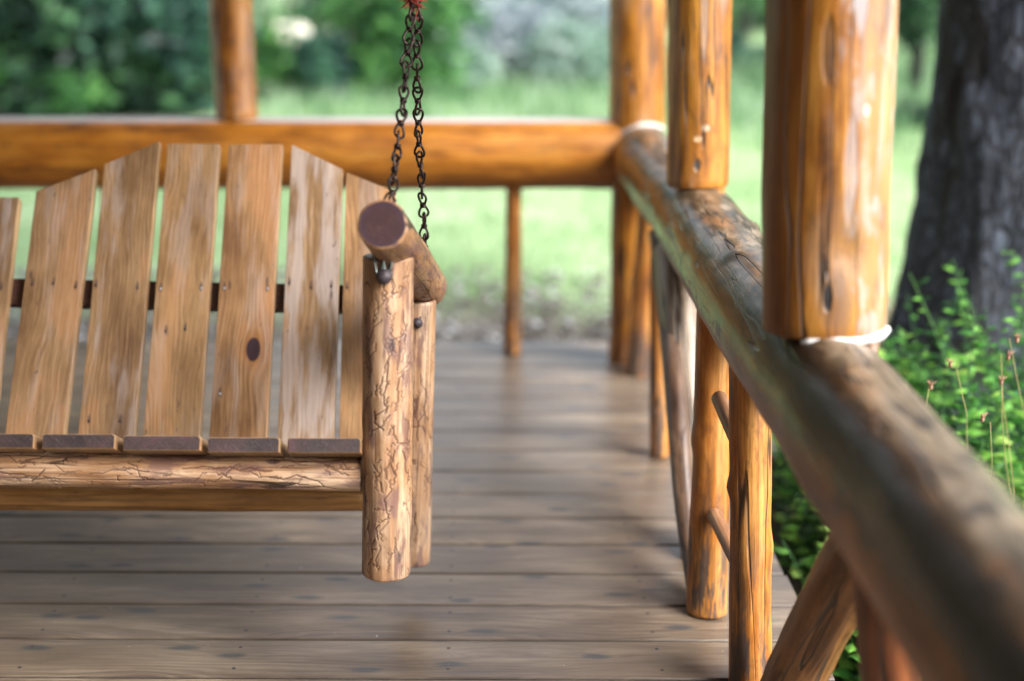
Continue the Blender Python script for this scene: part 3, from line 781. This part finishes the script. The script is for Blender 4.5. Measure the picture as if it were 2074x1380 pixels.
# frayed red yarn tied where the chains meet
rn = random.Random(5); vv, ff = [], []
c = at(836, 3, 2.98)
for i in range(70):
    d = V((rn.gauss(0, 1) - .35, rn.gauss(0, .7), rn.gauss(0, .55))).normalized()
    L = rn.uniform(.008, .026); side = V((rn.gauss(0, 1), rn.gauss(0, 1), rn.gauss(0, 1))) * .006
    v, f = tube([c + V((-.004, 0, .004)), c + d * L * .5 + side * .5, c + d * L + side], .0009, 5); vv, ff = merge((vv, ff), (v, f))
for i in range(5):
    v, f = tube([c + V((.0085 * math.cos(q), .0085 * math.sin(q), .002 * i + .001 * q)) for q in [j * .5 for j in range(13)]], .0012, 6); vv, ff = merge((vv, ff), (v, f))
v, f = tube([c, c + V((.012, 0, -.012)), c + V((.006, -.004, -.03)), c + V((.01, -.004, -.037))], .0016, 6); vv, ff = merge((vv, ff), (v, f))
tag(mk('yarn_tuft', vv, ff, M_yarn, SWG, None, True), 'frayed red yarn knotted round the chains', None)

# ------------------------------------------------------------------ roof over the porch (out of frame, keeps the sky off the swing)
PR_ = thing('porch_roof', 'timber porch roof carried by the amber log posts, above the picture', 'roof', (-1.5, 2.5, 2.6))
M_plank = plank_mat('roof_board_wood', (.25, .22, .2), seed=77)
prism('roof_panel', [(-4.4, 0), (1.05, 0), (1.05, .06), (-4.4, .06)], 9.4, Matrix.Translation((0, -3.6, 2.78)), M_plank, PR_, .004)
log('roof_beam', V((RX, -1.0, 2.70)), V((RX, 5.7, 2.70)), .085, .085, [M_post, M_end_amber], PR_, 201)
log('roof_beam', V((-4.2, 5.2, 2.69)), V((RX - .08, 5.2, 2.69)), .085, .085, [M_post, M_end_amber], PR_, 203)

CW = thing('shading_cabin_wall', 'dark log cabin wall added out of view to darken the left side of the porch', 'wall', (-3.3, 1, 0))  # unseen walls added left and behind to keep light off the posts
M_cab = log_mat('dark_shading_log', (.05, .022, .008), (.12, .055, .018), (.2, .1, .04), stain=.5)
for k in range(12):
    log('shading_wall_log', V((-3.3, -3.2, .12 + k * .225)), V((-3.3, 4.4, .12 + k * .225)), .125, .125, [M_cab, M_end_amber], CW, 210 + k, .03, 24, 30)
for k in range(12):
    log('shading_wall_log', V((-3.3, -3.2, .12 + k * .225)), V((1.1, -3.2, .12 + k * .225)), .125, .125, [M_cab, M_end_amber], CW, 230 + k, .03, 24, 30)
# ------------------------------------------------------------------ ground
GZ = -.32
def soil():
    g = G('lawn_ground'); co = g.n('ShaderNodeTexCoord').outputs['Object']; x, y, z = g.sep(co)
    n = g.noise(co, .7, 5, .6); n2 = g.noise(co, 9, 5, .7); n3 = g.noise(co, 45, 3, .6)
    grass = g.ramp(g.math('ADD', g.math('MULTIPLY', n, .6), g.math('MULTIPLY', n2, .4)), (.40, (.19, .32, .13)), (.5, (.31, .46, .22)), (.6, (.46, .58, .35)))
    grass = g.mix(g.math('MULTIPLY', g.step(n3, .5, .75), .3), grass, (.42, .52, .28))
    dirt = g.ramp(n2, (.3, (.11, .09, .07)), (.5, (.19, .165, .13)), (.7, (.30, .27, .23)))
    e = g.math('ADD', y, g.math('MULTIPLY', g.math('SUBTRACT', g.noise(co, 1.6, 4), .5), 1.6))
    m = g.step(e, 7.7, 6.6)
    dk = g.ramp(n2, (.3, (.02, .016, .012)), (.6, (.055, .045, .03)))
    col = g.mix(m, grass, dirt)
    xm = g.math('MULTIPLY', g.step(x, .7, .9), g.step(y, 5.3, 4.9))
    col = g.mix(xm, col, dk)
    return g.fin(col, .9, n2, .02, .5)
M_ground = soil()
vs, fs = [], []
xs = [-140, -60, -25] + [-12 + i * .6 for i in range(41)] + [25, 60, 140]
ys = [-30, -10] + [i * .6 for i in range(0, 40)] + [30, 45, 70, 120, 200]
for yv in ys:
    for xv in xs:
        vs.append((xv, yv, GZ + (.04 * noise.noise(V((xv * .5, yv * .5, 0))) if abs(xv) < 12 and yv < 24 else 0)))
nx = len(xs)
for j in range(len(ys) - 1):
    for i in range(nx - 1): fs.append((j * nx + i, j * nx + i + 1, (j + 1) * nx + i + 1, (j + 1) * nx + i))
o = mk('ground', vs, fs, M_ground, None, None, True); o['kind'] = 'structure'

# gravel beyond the porch
def gravel():
    g = G('mixed_grey_pebble'); 
    ge = g.n('ShaderNodeNewGeometry').outputs['Random Per Island']
    col = g.ramp(ge, (0, (.12, .095, .08)), (.45, (.19, .165, .145)), (.75, (.26, .25, .24)), (.93, (.42, .42, .43)), (1, (.78, .80, .83)))
    m = g.fin(col, .22)
    rn = random.Random(3); vs, fs = [], []
    for i in range(7000):
        y = 5.7 + 2.2 * rn.random() ** 1.2; x = rn.uniform(-2.6, 2.2)
        if noise.noise(V((x * 1.7, y * 2.5, 3))) * .5 + .42 < rn.random() * (y - 5.2) / 1.8: continue
        r = rn.uniform(.009, .026); c = V((x, y, GZ + r * .5 + .03))
        sq = (rn.uniform(.8, 1.3), rn.uniform(.8, 1.3), rn.uniform(.5, .8))
        v, f = ball(V((0, 0, 0)), r, 7, 4, sq); a_ = rn.random() * 3
        v = [c + V((p.x * math.cos(a_) - p.y * math.sin(a_), p.x * math.sin(a_) + p.y * math.cos(a_), p.z)) for p in v]
        k = len(vs); vs += v; fs += [tuple(q + k for q in w) for w in f]
    o = mk('gravel', vs, fs, m, None, None, True); tag(o, 'strip of grey and brown pebbles between deck edge and lawn', 'gravel', kind='stuff')
gravel()

# ------------------------------------------------------------------ vegetation
def leafmat(name, c1, c2, c3, sc=2.4, trans=.35, rough=.5):
    g = G(name); co = g.obj()
    n = g.noise(co, sc, 3, .6); ge = g.n('ShaderNodeNewGeometry').outputs['Random Per Island']
    v = g.math('ADD', g.math('MULTIPLY', n, .75), g.math('MULTIPLY', ge, .25))
    col = g.ramp(v, (.38, c1), (.5, c2), (.62, c3))
    g.fin(col, rough)
    tr = g.n('ShaderNodeBsdfTranslucent'); g.put(tr.inputs['Color'], col)
    mx = g.n('ShaderNodeMixShader'); mx.inputs[0].default_value = trans
    out = [n_ for n_ in g.t.nodes if n_.type == 'OUTPUT_MATERIAL'][0]
    g.t.links.new(g.b.outputs[0], mx.inputs[1]); g.t.links.new(tr.outputs[0], mx.inputs[2]); g.t.links.new(mx.outputs[0], out.inputs[0])
    return g.m
L_dark = leafmat('dark_spruce_leaf', (.008, .024, .020), (.022, .062, .042), (.10, .23, .10))
L_darkb = leafmat('blue_green_leaf', (.012, .036, .036), (.035, .095, .08), (.10, .24, .15))
L_mid = leafmat('mid_green_leaf', (.03, .10, .045), (.08, .23, .075), (.17, .40, .11))
L_lime = leafmat('lime_green_leaf', (.08, .22, .05), (.18, .42, .09), (.36, .62, .18))
L_sage = leafmat('sage_grey_leaf', (.18, .30, .24), (.32, .46, .38), (.48, .58, .52))
L_lav = leafmat('lavender_grey_leaf', (.22, .30, .33), (.38, .45, .48), (.55, .60, .64))
L_near = leafmat('fresh_leaf', (.010, .045, .012), (.05, .22, .03), (.22, .52, .08), 9)
L_nearb = leafmat('yellow_green_leaf', (.04, .13, .02), (.15, .38, .045), (.38, .62, .13), 7)
L_far = leafmat('far_wood_leaf', (.04, .11, .08), (.11, .24, .15), (.22, .40, .22), .35)
M_bark = log_mat('dark_bark', (.015, .013, .013), (.035, .032, .032), (.07, .07, .075), stain=.3, coat=0, rough=.9)

def leaves(center, rad, n, size, rn, clumps=24, cr=.35, drop=0):
    cs = []
    for i in range(clumps):
        while True:
            p = V((rn.uniform(-1, 1), rn.uniform(-1, 1), rn.uniform(-1, 1)))
            if .25 < p.length < 1: break
        cs.append(V((center[0] + p.x * rad[0], center[1] + p.y * rad[1], center[2] + p.z * rad[2])))
    vs, fs = [], []
    mr = min(rad)
    for i in range(n):
        c = rn.choice(cs)
        p = c + V((rn.gauss(0, 1), rn.gauss(0, 1), rn.gauss(0, .8))) * mr * cr
        if p.z < GZ + .02: p.z = GZ + .02 + rn.random() * .2
        a = V((rn.gauss(0, 1), rn.gauss(0, 1), rn.gauss(0, .6))).normalized(); b = a.orthogonal().normalized()
        b = (b * math.cos(1) + a.cross(b) * math.sin(rn.uniform(-2, 2))).normalized()
        s = size * rn.uniform(.6, 1.4); k = len(vs)
        vs += [p - a * s, p - b * s * .38, p + a * s, p + b * s * .38]; fs.append((k, k + 1, k + 2, k + 3))
    return vs, fs
def trunk_parts(base, h, r, rn, limbs=5, spread=1.0):
    pts = [base + V((rn.uniform(-.04, .04) * h * .3, rn.uniform(-.04, .04) * h * .3, h * i / 6)) for i in range(7)]
    pts[0] = base
    parts = [tube(pts, r, 10, False, r * .25)]
    for i in range(limbs):
        k = rn.randint(1, 5); a = rn.uniform(0, 6.28); p = pts[k]; L = spread * rn.uniform(.5, .9)
        parts.append(tube([p, p + V((math.cos(a) * L * .5, math.sin(a) * L * .5, L * .25)), p + V((math.cos(a) * L, math.sin(a) * L, L * .6))], r * .35, 6, False, r * .08))
    return merge(*parts)
def tree(name, label, cat, X, D, h, rad, zc, mat, n, size, seed, clumps=24, r=.1, group=None, cr=.35):
    rn = random.Random(seed); t = thing(name, label, cat, (X, D, GZ), group)
    v, f = trunk_parts(V((0, 0, 0)), h, r, rn, 6, rad[0]); mk('trunk' if cat == 'tree' else 'stem', v, f, M_bark, t, Matrix.Translation((X, D, GZ)), True)
    v, f = leaves((X, D, GZ + zc), rad, n, size, rn, clumps, cr)
    mk('crown' if cat == 'tree' else 'foliage', v, f, mat, t)
def PX(px, D): return (px - CX) / FPX * (D * .96 + .5)
GT = 'trees at the edge of the lawn'; GB = 'shrubs at the edge of the lawn'
tree('spruce_tree', 'dark spruce with low boughs filling the upper left corner', 'tree', PX(60, 15.0), 15.0, 7, (1.4, .8, 1.25), 1.05, L_dark, 11000, .10, 1, 60, .16, GT, .28)
tree('spruce_tree', 'dark spruce left of the post on the back rail', 'tree', PX(310, 15.1), 15.1, 7, (1.0, .7, 1.25), 1.05, L_darkb, 9000, .10, 2, 50, .17, GT, .28)
tree('spruce_tree', 'black-trunked spruce hidden partly by the left porch post', 'tree', PX(405, 15.3), 15.3, 7, (.28, .4, 1.5), 1.35, L_dark, 1600, .09, 3, 24, .16, GT, .4)
tree('leafy_shrub', 'small lime shrub under the dark spruces at left', 'shrub', PX(165, 14.4), 14.4, .6, (.26, .25, .2), .34, L_mid, 380, .07, 4, 14, .02, GB)
tree('leafy_shrub', 'bright green shrub low at the far left edge', 'shrub', PX(-5, 14.4), 14.4, .9, (.12, .2, .25), .5, L_mid, 160, .07, 5, 10, .02, GB)
tree('leafy_tree', 'lime leafed young tree just right of the left post', 'tree', PX(585, 24), 24, 4.5, (.8, .6, .45), 2.0, L_lime, 2600, .12, 6, 24, .04, GT)
tree('leafy_shrub', 'fresh green shrub beneath the pale sunlit gap', 'shrub', PX(565, 16.5), 16.5, .8, (.5, .4, .42), .38, L_mid, 1700, .08, 7, 18, .02, GB)
tree('leafy_shrub', 'dark shrub right of the pale sunlit gap, before the slim sapling', 'shrub', PX(655, 16.2), 16.2, .9, (.36, .3, .40), .4, L_darkb, 1300, .08, 27, 16, .02, GB)
tree('leafy_tree', 'slim grey-green sapling between sunlit gap and chains', 'tree', PX(640, 19), 19, 4, (.22, .3, 1.3), 1.9, L_darkb, 900, .09, 8, 18, .06, GT)
tree('leafy_shrub', 'tall pale green bush left of the chains', 'shrub', PX(745, 16.5), 16.5, 2, (.42, .4, .85), .80, L_mid, 2600, .08, 9, 26, .03, GB)
tree('leafy_shrub', 'lime green bush directly behind the chains', 'shrub', PX(850, 16.5), 16.5, 1.6, (.50, .5, .62), .75, L_mid, 1500, .09, 10, 24, .03, GB)
tree('leafy_tree', 'blue-green tree between the chains and the corner post', 'tree', PX(960, 22), 22, 6, (.75, .6, 1.0), 2.1, L_darkb, 3000, .12, 11, 30, .10, GT)
for k, (px, D, m, rx, rz, lab) in enumerate([(925, 17.5, L_sage, .42, .26, 'grey-green brush right of the chains'), (1050, 18.5, L_lav, .75, .48, 'lavender grey brush midway to the corner post'),
        (1165, 17.5, L_sage, .55, .40, 'sage brush next to the corner post'), (1130, 20, L_lav, .9, .72, 'pale lavender bush behind the sage brush'), (1175, 24, L_sage, 1.2, 1.5, 'tall pale sage bush left of the corner post')]):
    tree('flowering_brush', lab, 'shrub', PX(px, D), D, rz * 1.6, (rx, .5, rz), rz * .9, m, 2200, .08, 30 + k, 26, .02, 'pale brush at the meadow edge')
tree('leafy_tree', 'green tree seen between the two slimmer and thicker posts', 'tree', PX(1500, 23), 23, 6, (1.2, .8, 1.2), 1.9, L_mid, 3500, .12, 13, 34, .1, GT)
tree('leafy_tree', 'dark green tree between thick post and big trunk', 'tree', PX(1850, 16.5), 16.5, 6, (.6, .6, 1.0), 1.75, L_dark, 2600, .10, 14, 30, .1, GT)
tree('leafy_shrub', 'dark low shrub left of the big trunk', 'shrub', PX(1840, 14.2), 14.2, .4, (.34, .2, .10), .10, L_dark, 500, .06, 15, 12, .02, GB)
tree('leafy_shrub', 'dark shrub at the meadow end between the posts', 'shrub', PX(1515, 20), 20, .8, (.5, .4, .22), .25, L_darkb, 900, .08, 17, 12, .02, GB)

def woods():
    rn = random.Random(99); vs, fs = [], []
    for i in range(60):
        X = rn.uniform(-24, 26); D = rn.uniform(27, 36)
        hz = 4.1 if abs(X - 2) > 9 else 2.7
        v, f = leaves((X, D, GZ + hz), (2.2, 1.5, hz), 520, .30, rn, 34, .4)
        k = len(vs); vs += v; fs += [tuple(q + k for q in w) for w in f]
    o = mk('woods', vs, fs, L_far); tag(o, 'blurred green woods closing the view beyond the lawn', 'woods', kind='stuff')
woods()
def dark_woods():
    rn = random.Random(123); vs, fs = [], []
    for i in range(26):
        X = rn.uniform(-17, -3.2); D = rn.uniform(18.5, 24)
        if X > PX(470, D): X -= 2.5
        v, f = leaves((X, D, GZ + 6.5), (1.5, 1.3, 6.5), 700, .24, rn, 44, .4)
        k = len(vs); vs += v; fs += [tuple(q + k for q in w) for w in f]
    o = mk('woods', vs, fs, L_dark); tag(o, 'tall dark spruce woods behind the upper left of the porch', 'woods', kind='stuff')
dark_woods()
# shapes added for sunlit gaps between the trees: pale boulder
rn = random.Random(8)
v, f = ball(V((0, 0, 0)), .5, 32, 18, (1.05, .7, .62)); v = [p * (1 + .14 * noise.noise(p * 2.4) + .05 * noise.noise(p * 7)) for p in v]
M_sunpatch = simple('sunpatch_cream', (.62, .58, .48), (.80, .77, .68), 3, .8, .03, .4)
o = mk('sunpatch', v, f, M_sunpatch, None, Matrix.Translation(at(582, 84, 22.0)), True); o.location.z = max(o.location.z, GZ + .2)
tag(o, 'large cream boulder standing in for sunlit ground among the trees, right of the left porch post', 'sunpatch')
o = mk('sunpatch', [p * .55 for p in v], f, M_sunpatch, None, Matrix.Translation(at(690, 66, 24.0)) @ Matrix.Rotation(1, 4, 'Z'), True)
tag(o, 'smaller beige boulder standing in for a bright patch left of the chains', 'sunpatch')

# meadow grass, tall strip at the far side of the lawn and tufts near the gravel
def grass(name, label, regions, mat, seed):
    rn = random.Random(seed); vs, fs = [], []
    for (n, x0, x1, y0, y1, h0, h1, w) in regions:
        for i in range(n):
            x = rn.uniform(x0, x1); y = rn.uniform(y0, y1); h = rn.uniform(h0, h1); a = rn.uniform(0, 6.28)
            dx, dy = math.cos(a) * w, math.sin(a) * w; lx, ly = rn.gauss(0, .25) * h, rn.gauss(0, .25) * h
            k = len(vs)
            vs += [V((x - dx, y - dy, GZ)), V((x + dx, y + dy, GZ)), V((x + dx * .6 + lx * .4, y + dy * .6 + ly * .4, GZ + h * .6)), V((x - dx * .6 + lx * .4, y - dy * .6 + ly * .4, GZ + h * .6)), V((x + lx, y + ly, GZ + h))]
            fs += [(k, k + 1, k + 2, k + 3), (k + 3, k + 2, k + 4)]
    o = mk(name, vs, fs, mat); tag(o, label, 'grass', kind='stuff')
L_grass = leafmat('lawn_grass_blade', (.22, .36, .15), (.36, .50, .25), (.50, .60, .38), .8)
L_tall = leafmat('tall_meadow_grass', (.07, .19, .08), (.19, .34, .15), (.38, .50, .36), .9)
grass('grass', 'short bright green lawn grass behind the porch', [(24000, -4, 7, 7.3, 14, .03, .08, .006)], L_grass, 1)
grass('meadow_grass', 'tall pale meadow grass in front of the trees', [(7000, -2.2, 9, 14, 19, .12, .34, .012), (2500, 2.5, 9, 12, 22, .2, .5, .012)], L_tall, 2)

# ------------------------------------------------------------------ big tree trunk at the right
BT = thing('pine_tree', 'big dark grey pine trunk at the right edge, rough bark', 'tree', (2.05, 5.3, GZ))
def bark():
    g = G('rough_grey_bark'); co = g.obj(False)
    n = g.noise(g.vmul(co, (12, 12, 5)), 1, 6, .7, .8); n2 = g.noise(g.vmul(co, (40, 40, 14)), 1, 5, .7)
    big = g.noise(g.vmul(co, (4, 4, 2.5)), 1, 3, .6)
    v = g.n('ShaderNodeTexVoronoi', feature='DISTANCE_TO_EDGE'); g.put(v.inputs['Vector'], g.vadd(g.vmul(co, (22, 22, 10)), g.comb(n, n, n))); v.inputs['Scale'].default_value = 1
    pl = g.step(v.outputs['Distance'], .0, .22)
    col = g.ramp(g.math('ADD', g.math('MULTIPLY', n, .6), g.math('MULTIPLY', n2, .4)), (.38, (.024, .026, .034)), (.52, (.085, .102, .138)), (.66, (.19, .23, .31)))
    col = g.mix(g.step(big, .52, .66), col, (.018, .016, .015))
    col = g.mix(g.math('MULTIPLY', g.math('SUBTRACT', 1, pl), .6), col, (.016, .015, .017))
    return g.fin(col, .85, g.math('ADD', g.math('MULTIPLY', pl, .8), n2), .03, .9)
M_trunk = bark()
vs, fs = [], []; nr, seg = 120, 96
for i in range(nr + 1):
    z = 5.2 * i / nr
    r = .405 - .008 * z + .20 * math.exp(-z / .34)
    cxx = 0
    for j in range(seg):
        a = 2 * math.pi * j / seg; d = V((math.cos(a), math.sin(a), 0))
        rr = r * (1 + .10 * noise.noise(V((d.x * 1.6, d.y * 1.6, z * .6))) + .16 * math.exp(-z / .5) * math.sin(a * 5 + 1))
        rr += .028 * (noise.noise(V((d.x * 7, d.y * 7, z * 3.2)))) + .018 * noise.noise(V((d.x * 16, d.y * 16, z * 6)))
        vs.append(V((cxx + d.x * rr, d.y * rr, z - .05)))
for i in range(nr):
    for j in range(seg):
        a = i * seg + j; b = i * seg + (j + 1) % seg; fs.append((a, b, b + seg, a + seg))
mk('trunk', vs, fs, M_trunk, BT, Matrix.Translation((2.15, 5.4, GZ)), True)
rn = random.Random(55); v, f = leaves((2.3, 5.6, 5.9), (2.0, 2.2, 1.5), 9000, .12, rn, 60, .4); mk('crown', v, f, L_dark, BT)

# ------------------------------------------------------------------ plants beside the porch, right
def plant(name, label, X, Y, h, n, mat, seed, group, lean=.25, leafL=.045):
    """upright stems with pairs of pinnate leaves"""
    rn = random.Random(seed); t = thing(name, label, 'plant', (X, Y, GZ), group)
    sv, sf, lv, lf = [], [], [], []
    for s in range(n):
        a = rn.uniform(0, 6.28); ln = rn.uniform(0, lean) * h; hh = h * rn.uniform(.55, 1.0)
        b = V((rn.gauss(0, .06), rn.gauss(0, .06), 0)); pts = []
        for i in range(7):
            q = i / 6; pts.append(b + V((math.cos(a) * ln * q * q, math.sin(a) * ln * q * q, hh * q)))
        v, f = tube(pts, .003, 5, False, .0012); sv, sf = merge((sv, sf), (v, f))
        m = int(hh / .034)
        for i in range(int(m * .15), m):
            q = i / m; k = min(5, int(q * 6)); fr = q * 6 - k; p = pts[k].lerp(pts[k + 1], fr)
            for _ in range(2):
                b2 = rn.uniform(0, 6.28); d = V((math.cos(b2), math.sin(b2), rn.uniform(.1, .7))).normalized()
                L = leafL * rn.uniform(.45, 1.6) * (1.15 - .5 * q); w = L * .30; sd = d.cross(V((0, 0, 1))).normalized()
                up = sd.cross(d) * L * .12
                o = len(lv)
                lv += [p, p + d * L * .45 + sd * w - up, p + d * L + V((0, 0, -L * .15)), p + d * L * .45 - sd * w - up, p + d * L * .5 + up * .3]
                lf += [(o, o + 1, o + 4), (o + 1, o + 2, o + 4), (o + 2, o + 3, o + 4), (o + 3, o, o + 4)]
    M = Matrix.Translation((X, Y, GZ))
    mk('stem', sv, sf, L_mid, t, M, True); mk('foliage', lv, lf, mat, t, M)
GP = 'leafy plants growing beside the porch'
spots = [(1.66, 3.5, .95), (1.42, 3.95, .86), (1.60, 4.05, 1.0), (1.34, 4.15, .76), (1.52, 4.35, .92), (1.28, 3.7, .62), (1.48, 3.6, .74), (1.22, 3.95, .66), (1.15, 4.3, .52), (1.62, 3.7, .80), (1.72, 4.3, 1.02),
         (1.05, 3.3, .36), (1.02, 3.7, .34), (1.2, 3.2, .50), (1.42, 3.2, .60), (1.62, 3.3, .62), (1.0, 2.95, .30), (1.35, 2.85, .44), (1.05, 4.0, .34), (1.6, 2.85, .44),
         (1.02, 2.55, .22), (1.25, 2.45, .30), (1.8, 4.6, .9), (1.40, 4.7, .66), (1.1, 4.6, .4)]
for i, (x, y, h) in enumerate(spots):
    plant('leafy_plant', 'green leafy plant in the bed between porch edge and big trunk', x, y, h, 10 if h > .4 else 11, L_near if i % 3 else L_nearb, 300 + i, GP, .4, .085 if i % 2 else .055)
# tall fern-like shoot against the dark trunk
for i, (px, py, D, lab) in enumerate([(2010, 560, 3.9, 'tallest bright green shoot rising in front of the big trunk'), (1905, 640, 3.9, 'shorter green shoot in front of the base of the big trunk')]):
    p = at(px, py, D); plant('leafy_shoot', lab, p.x + .05, D, p.z - GZ, 2, L_near, 400 + i, None, .05, .06)

def seed_stalk(px, py, D, bx, i):
    top = at(px, py, D); base = V((at(bx, 1050, D).x, D + .05, GZ))
    lab = ''
    t = thing('seed_stalk', LABS[i], 'plant', base, 'dry stalks with pinkish seed heads')
    pts = [base.lerp(top, q) + V((-.09 * math.sin(q * math.pi) * (1 if bx > px else -1) + .012 * math.sin(q * 9 + i), .03 * math.sin(q * 5 + i), 0)) for q in [k / 8 for k in range(9)]]
    v, f = tube(pts, .0016, 6, False, .0009); mk('stem', v, f, M_stalk, t, None, True)
    rn = random.Random(i + 900); vv, ff = [], []
    for k in range(9):
        a = rn.uniform(0, 6.28); d = V((math.cos(a) * .45, math.sin(a) * .45, 1)).normalized()
        v, f = tube([top - V((0, 0, .006)), top + d * .009, top + d * .018 + V((rn.gauss(0, .003), 0, 0))], .0020, 5, False, .0006); vv, ff = merge((vv, ff), (v, f))
    v, f = ball(top, .0048, 8, 6, (1, 1, 1.5)); vv, ff = merge((vv, ff), (v, f))
    mk('seed_head', vv, ff, M_seed, t, None, True)
M_stalk = simple('dry_stalk', (.25, .22, .07), (.38, .34, .14), 30, .8)
M_seed = simple('pinkish_seed_head', (.26, .13, .08), (.42, .25, .17), 60, .8)
LABS = ['seed stalk leaning right, just above the rail at mid height', 'seed stalk nearest the rail edge', 'highest seed stalk in front of the trunk base',
        'seed stalk right of the middle, second highest', 'short seed stalk below the rightmost pair', 'lowest seed stalk, close over the rail', 'single seed stalk close to the thick post']
for i, (px, py, D, bx) in enumerate([(1925, 740, 3.25, 1870), (1885, 785, 3.2, 1930), (2060, 690, 3.3, 1960), (2042, 725, 3.25, 1930), (2028, 775, 3.2, 1990), (1990, 850, 3.1, 1950), (1795, 615, 3.9, 1800)]):
    seed_stalk(px, py, D, bx, i)

# ------------------------------------------------------------------ light
SUN_EL, SUN_AZ = R(38), R(124)     # azimuth from +Y towards +X
w = bpy.data.worlds.new('World'); S.world = w; w.use_nodes = True
sk = w.node_tree.nodes.new('ShaderNodeTexSky'); sk.sky_type = 'NISHITA'; sk.sun_disc = False
sk.sun_elevation = SUN_EL; sk.sun_rotation = SUN_AZ; sk.dust_density = 2.5; sk.air_density = 1.0
bgn = w.node_tree.nodes['Background']; hs = w.node_tree.nodes.new('ShaderNodeHueSaturation'); hs.inputs['Saturation'].default_value = .42
w.node_tree.links.new(sk.outputs[0], hs.inputs['Color']); w.node_tree.links.new(hs.outputs[0], bgn.inputs[0]); bgn.inputs[1].default_value = .115
ld = bpy.data.lights.new('sun', 'SUN'); lo = bpy.data.objects.new('sun', ld); COL.objects.link(lo)
ld.energy = 2.0; ld.angle = R(34); ld.color = (1, .965, .93)
dirv = V((math.sin(SUN_AZ) * math.cos(SUN_EL), math.cos(SUN_AZ) * math.cos(SUN_EL), math.sin(SUN_EL)))
lo.rotation_euler = dirv.to_track_quat('Z', 'Y').to_euler()
lo.location = (3, -2, 6)
vs_ = S.view_settings; vs_.view_transform = 'Standard'; vs_.look = 'None'; vs_.gamma = 1; vs_.use_curve_mapping = False
vs_.exposure = 1.87
S.cycles.use_denoising = True
S.cycles.max_bounces = 8
S.cycles.use_adaptive_sampling = True
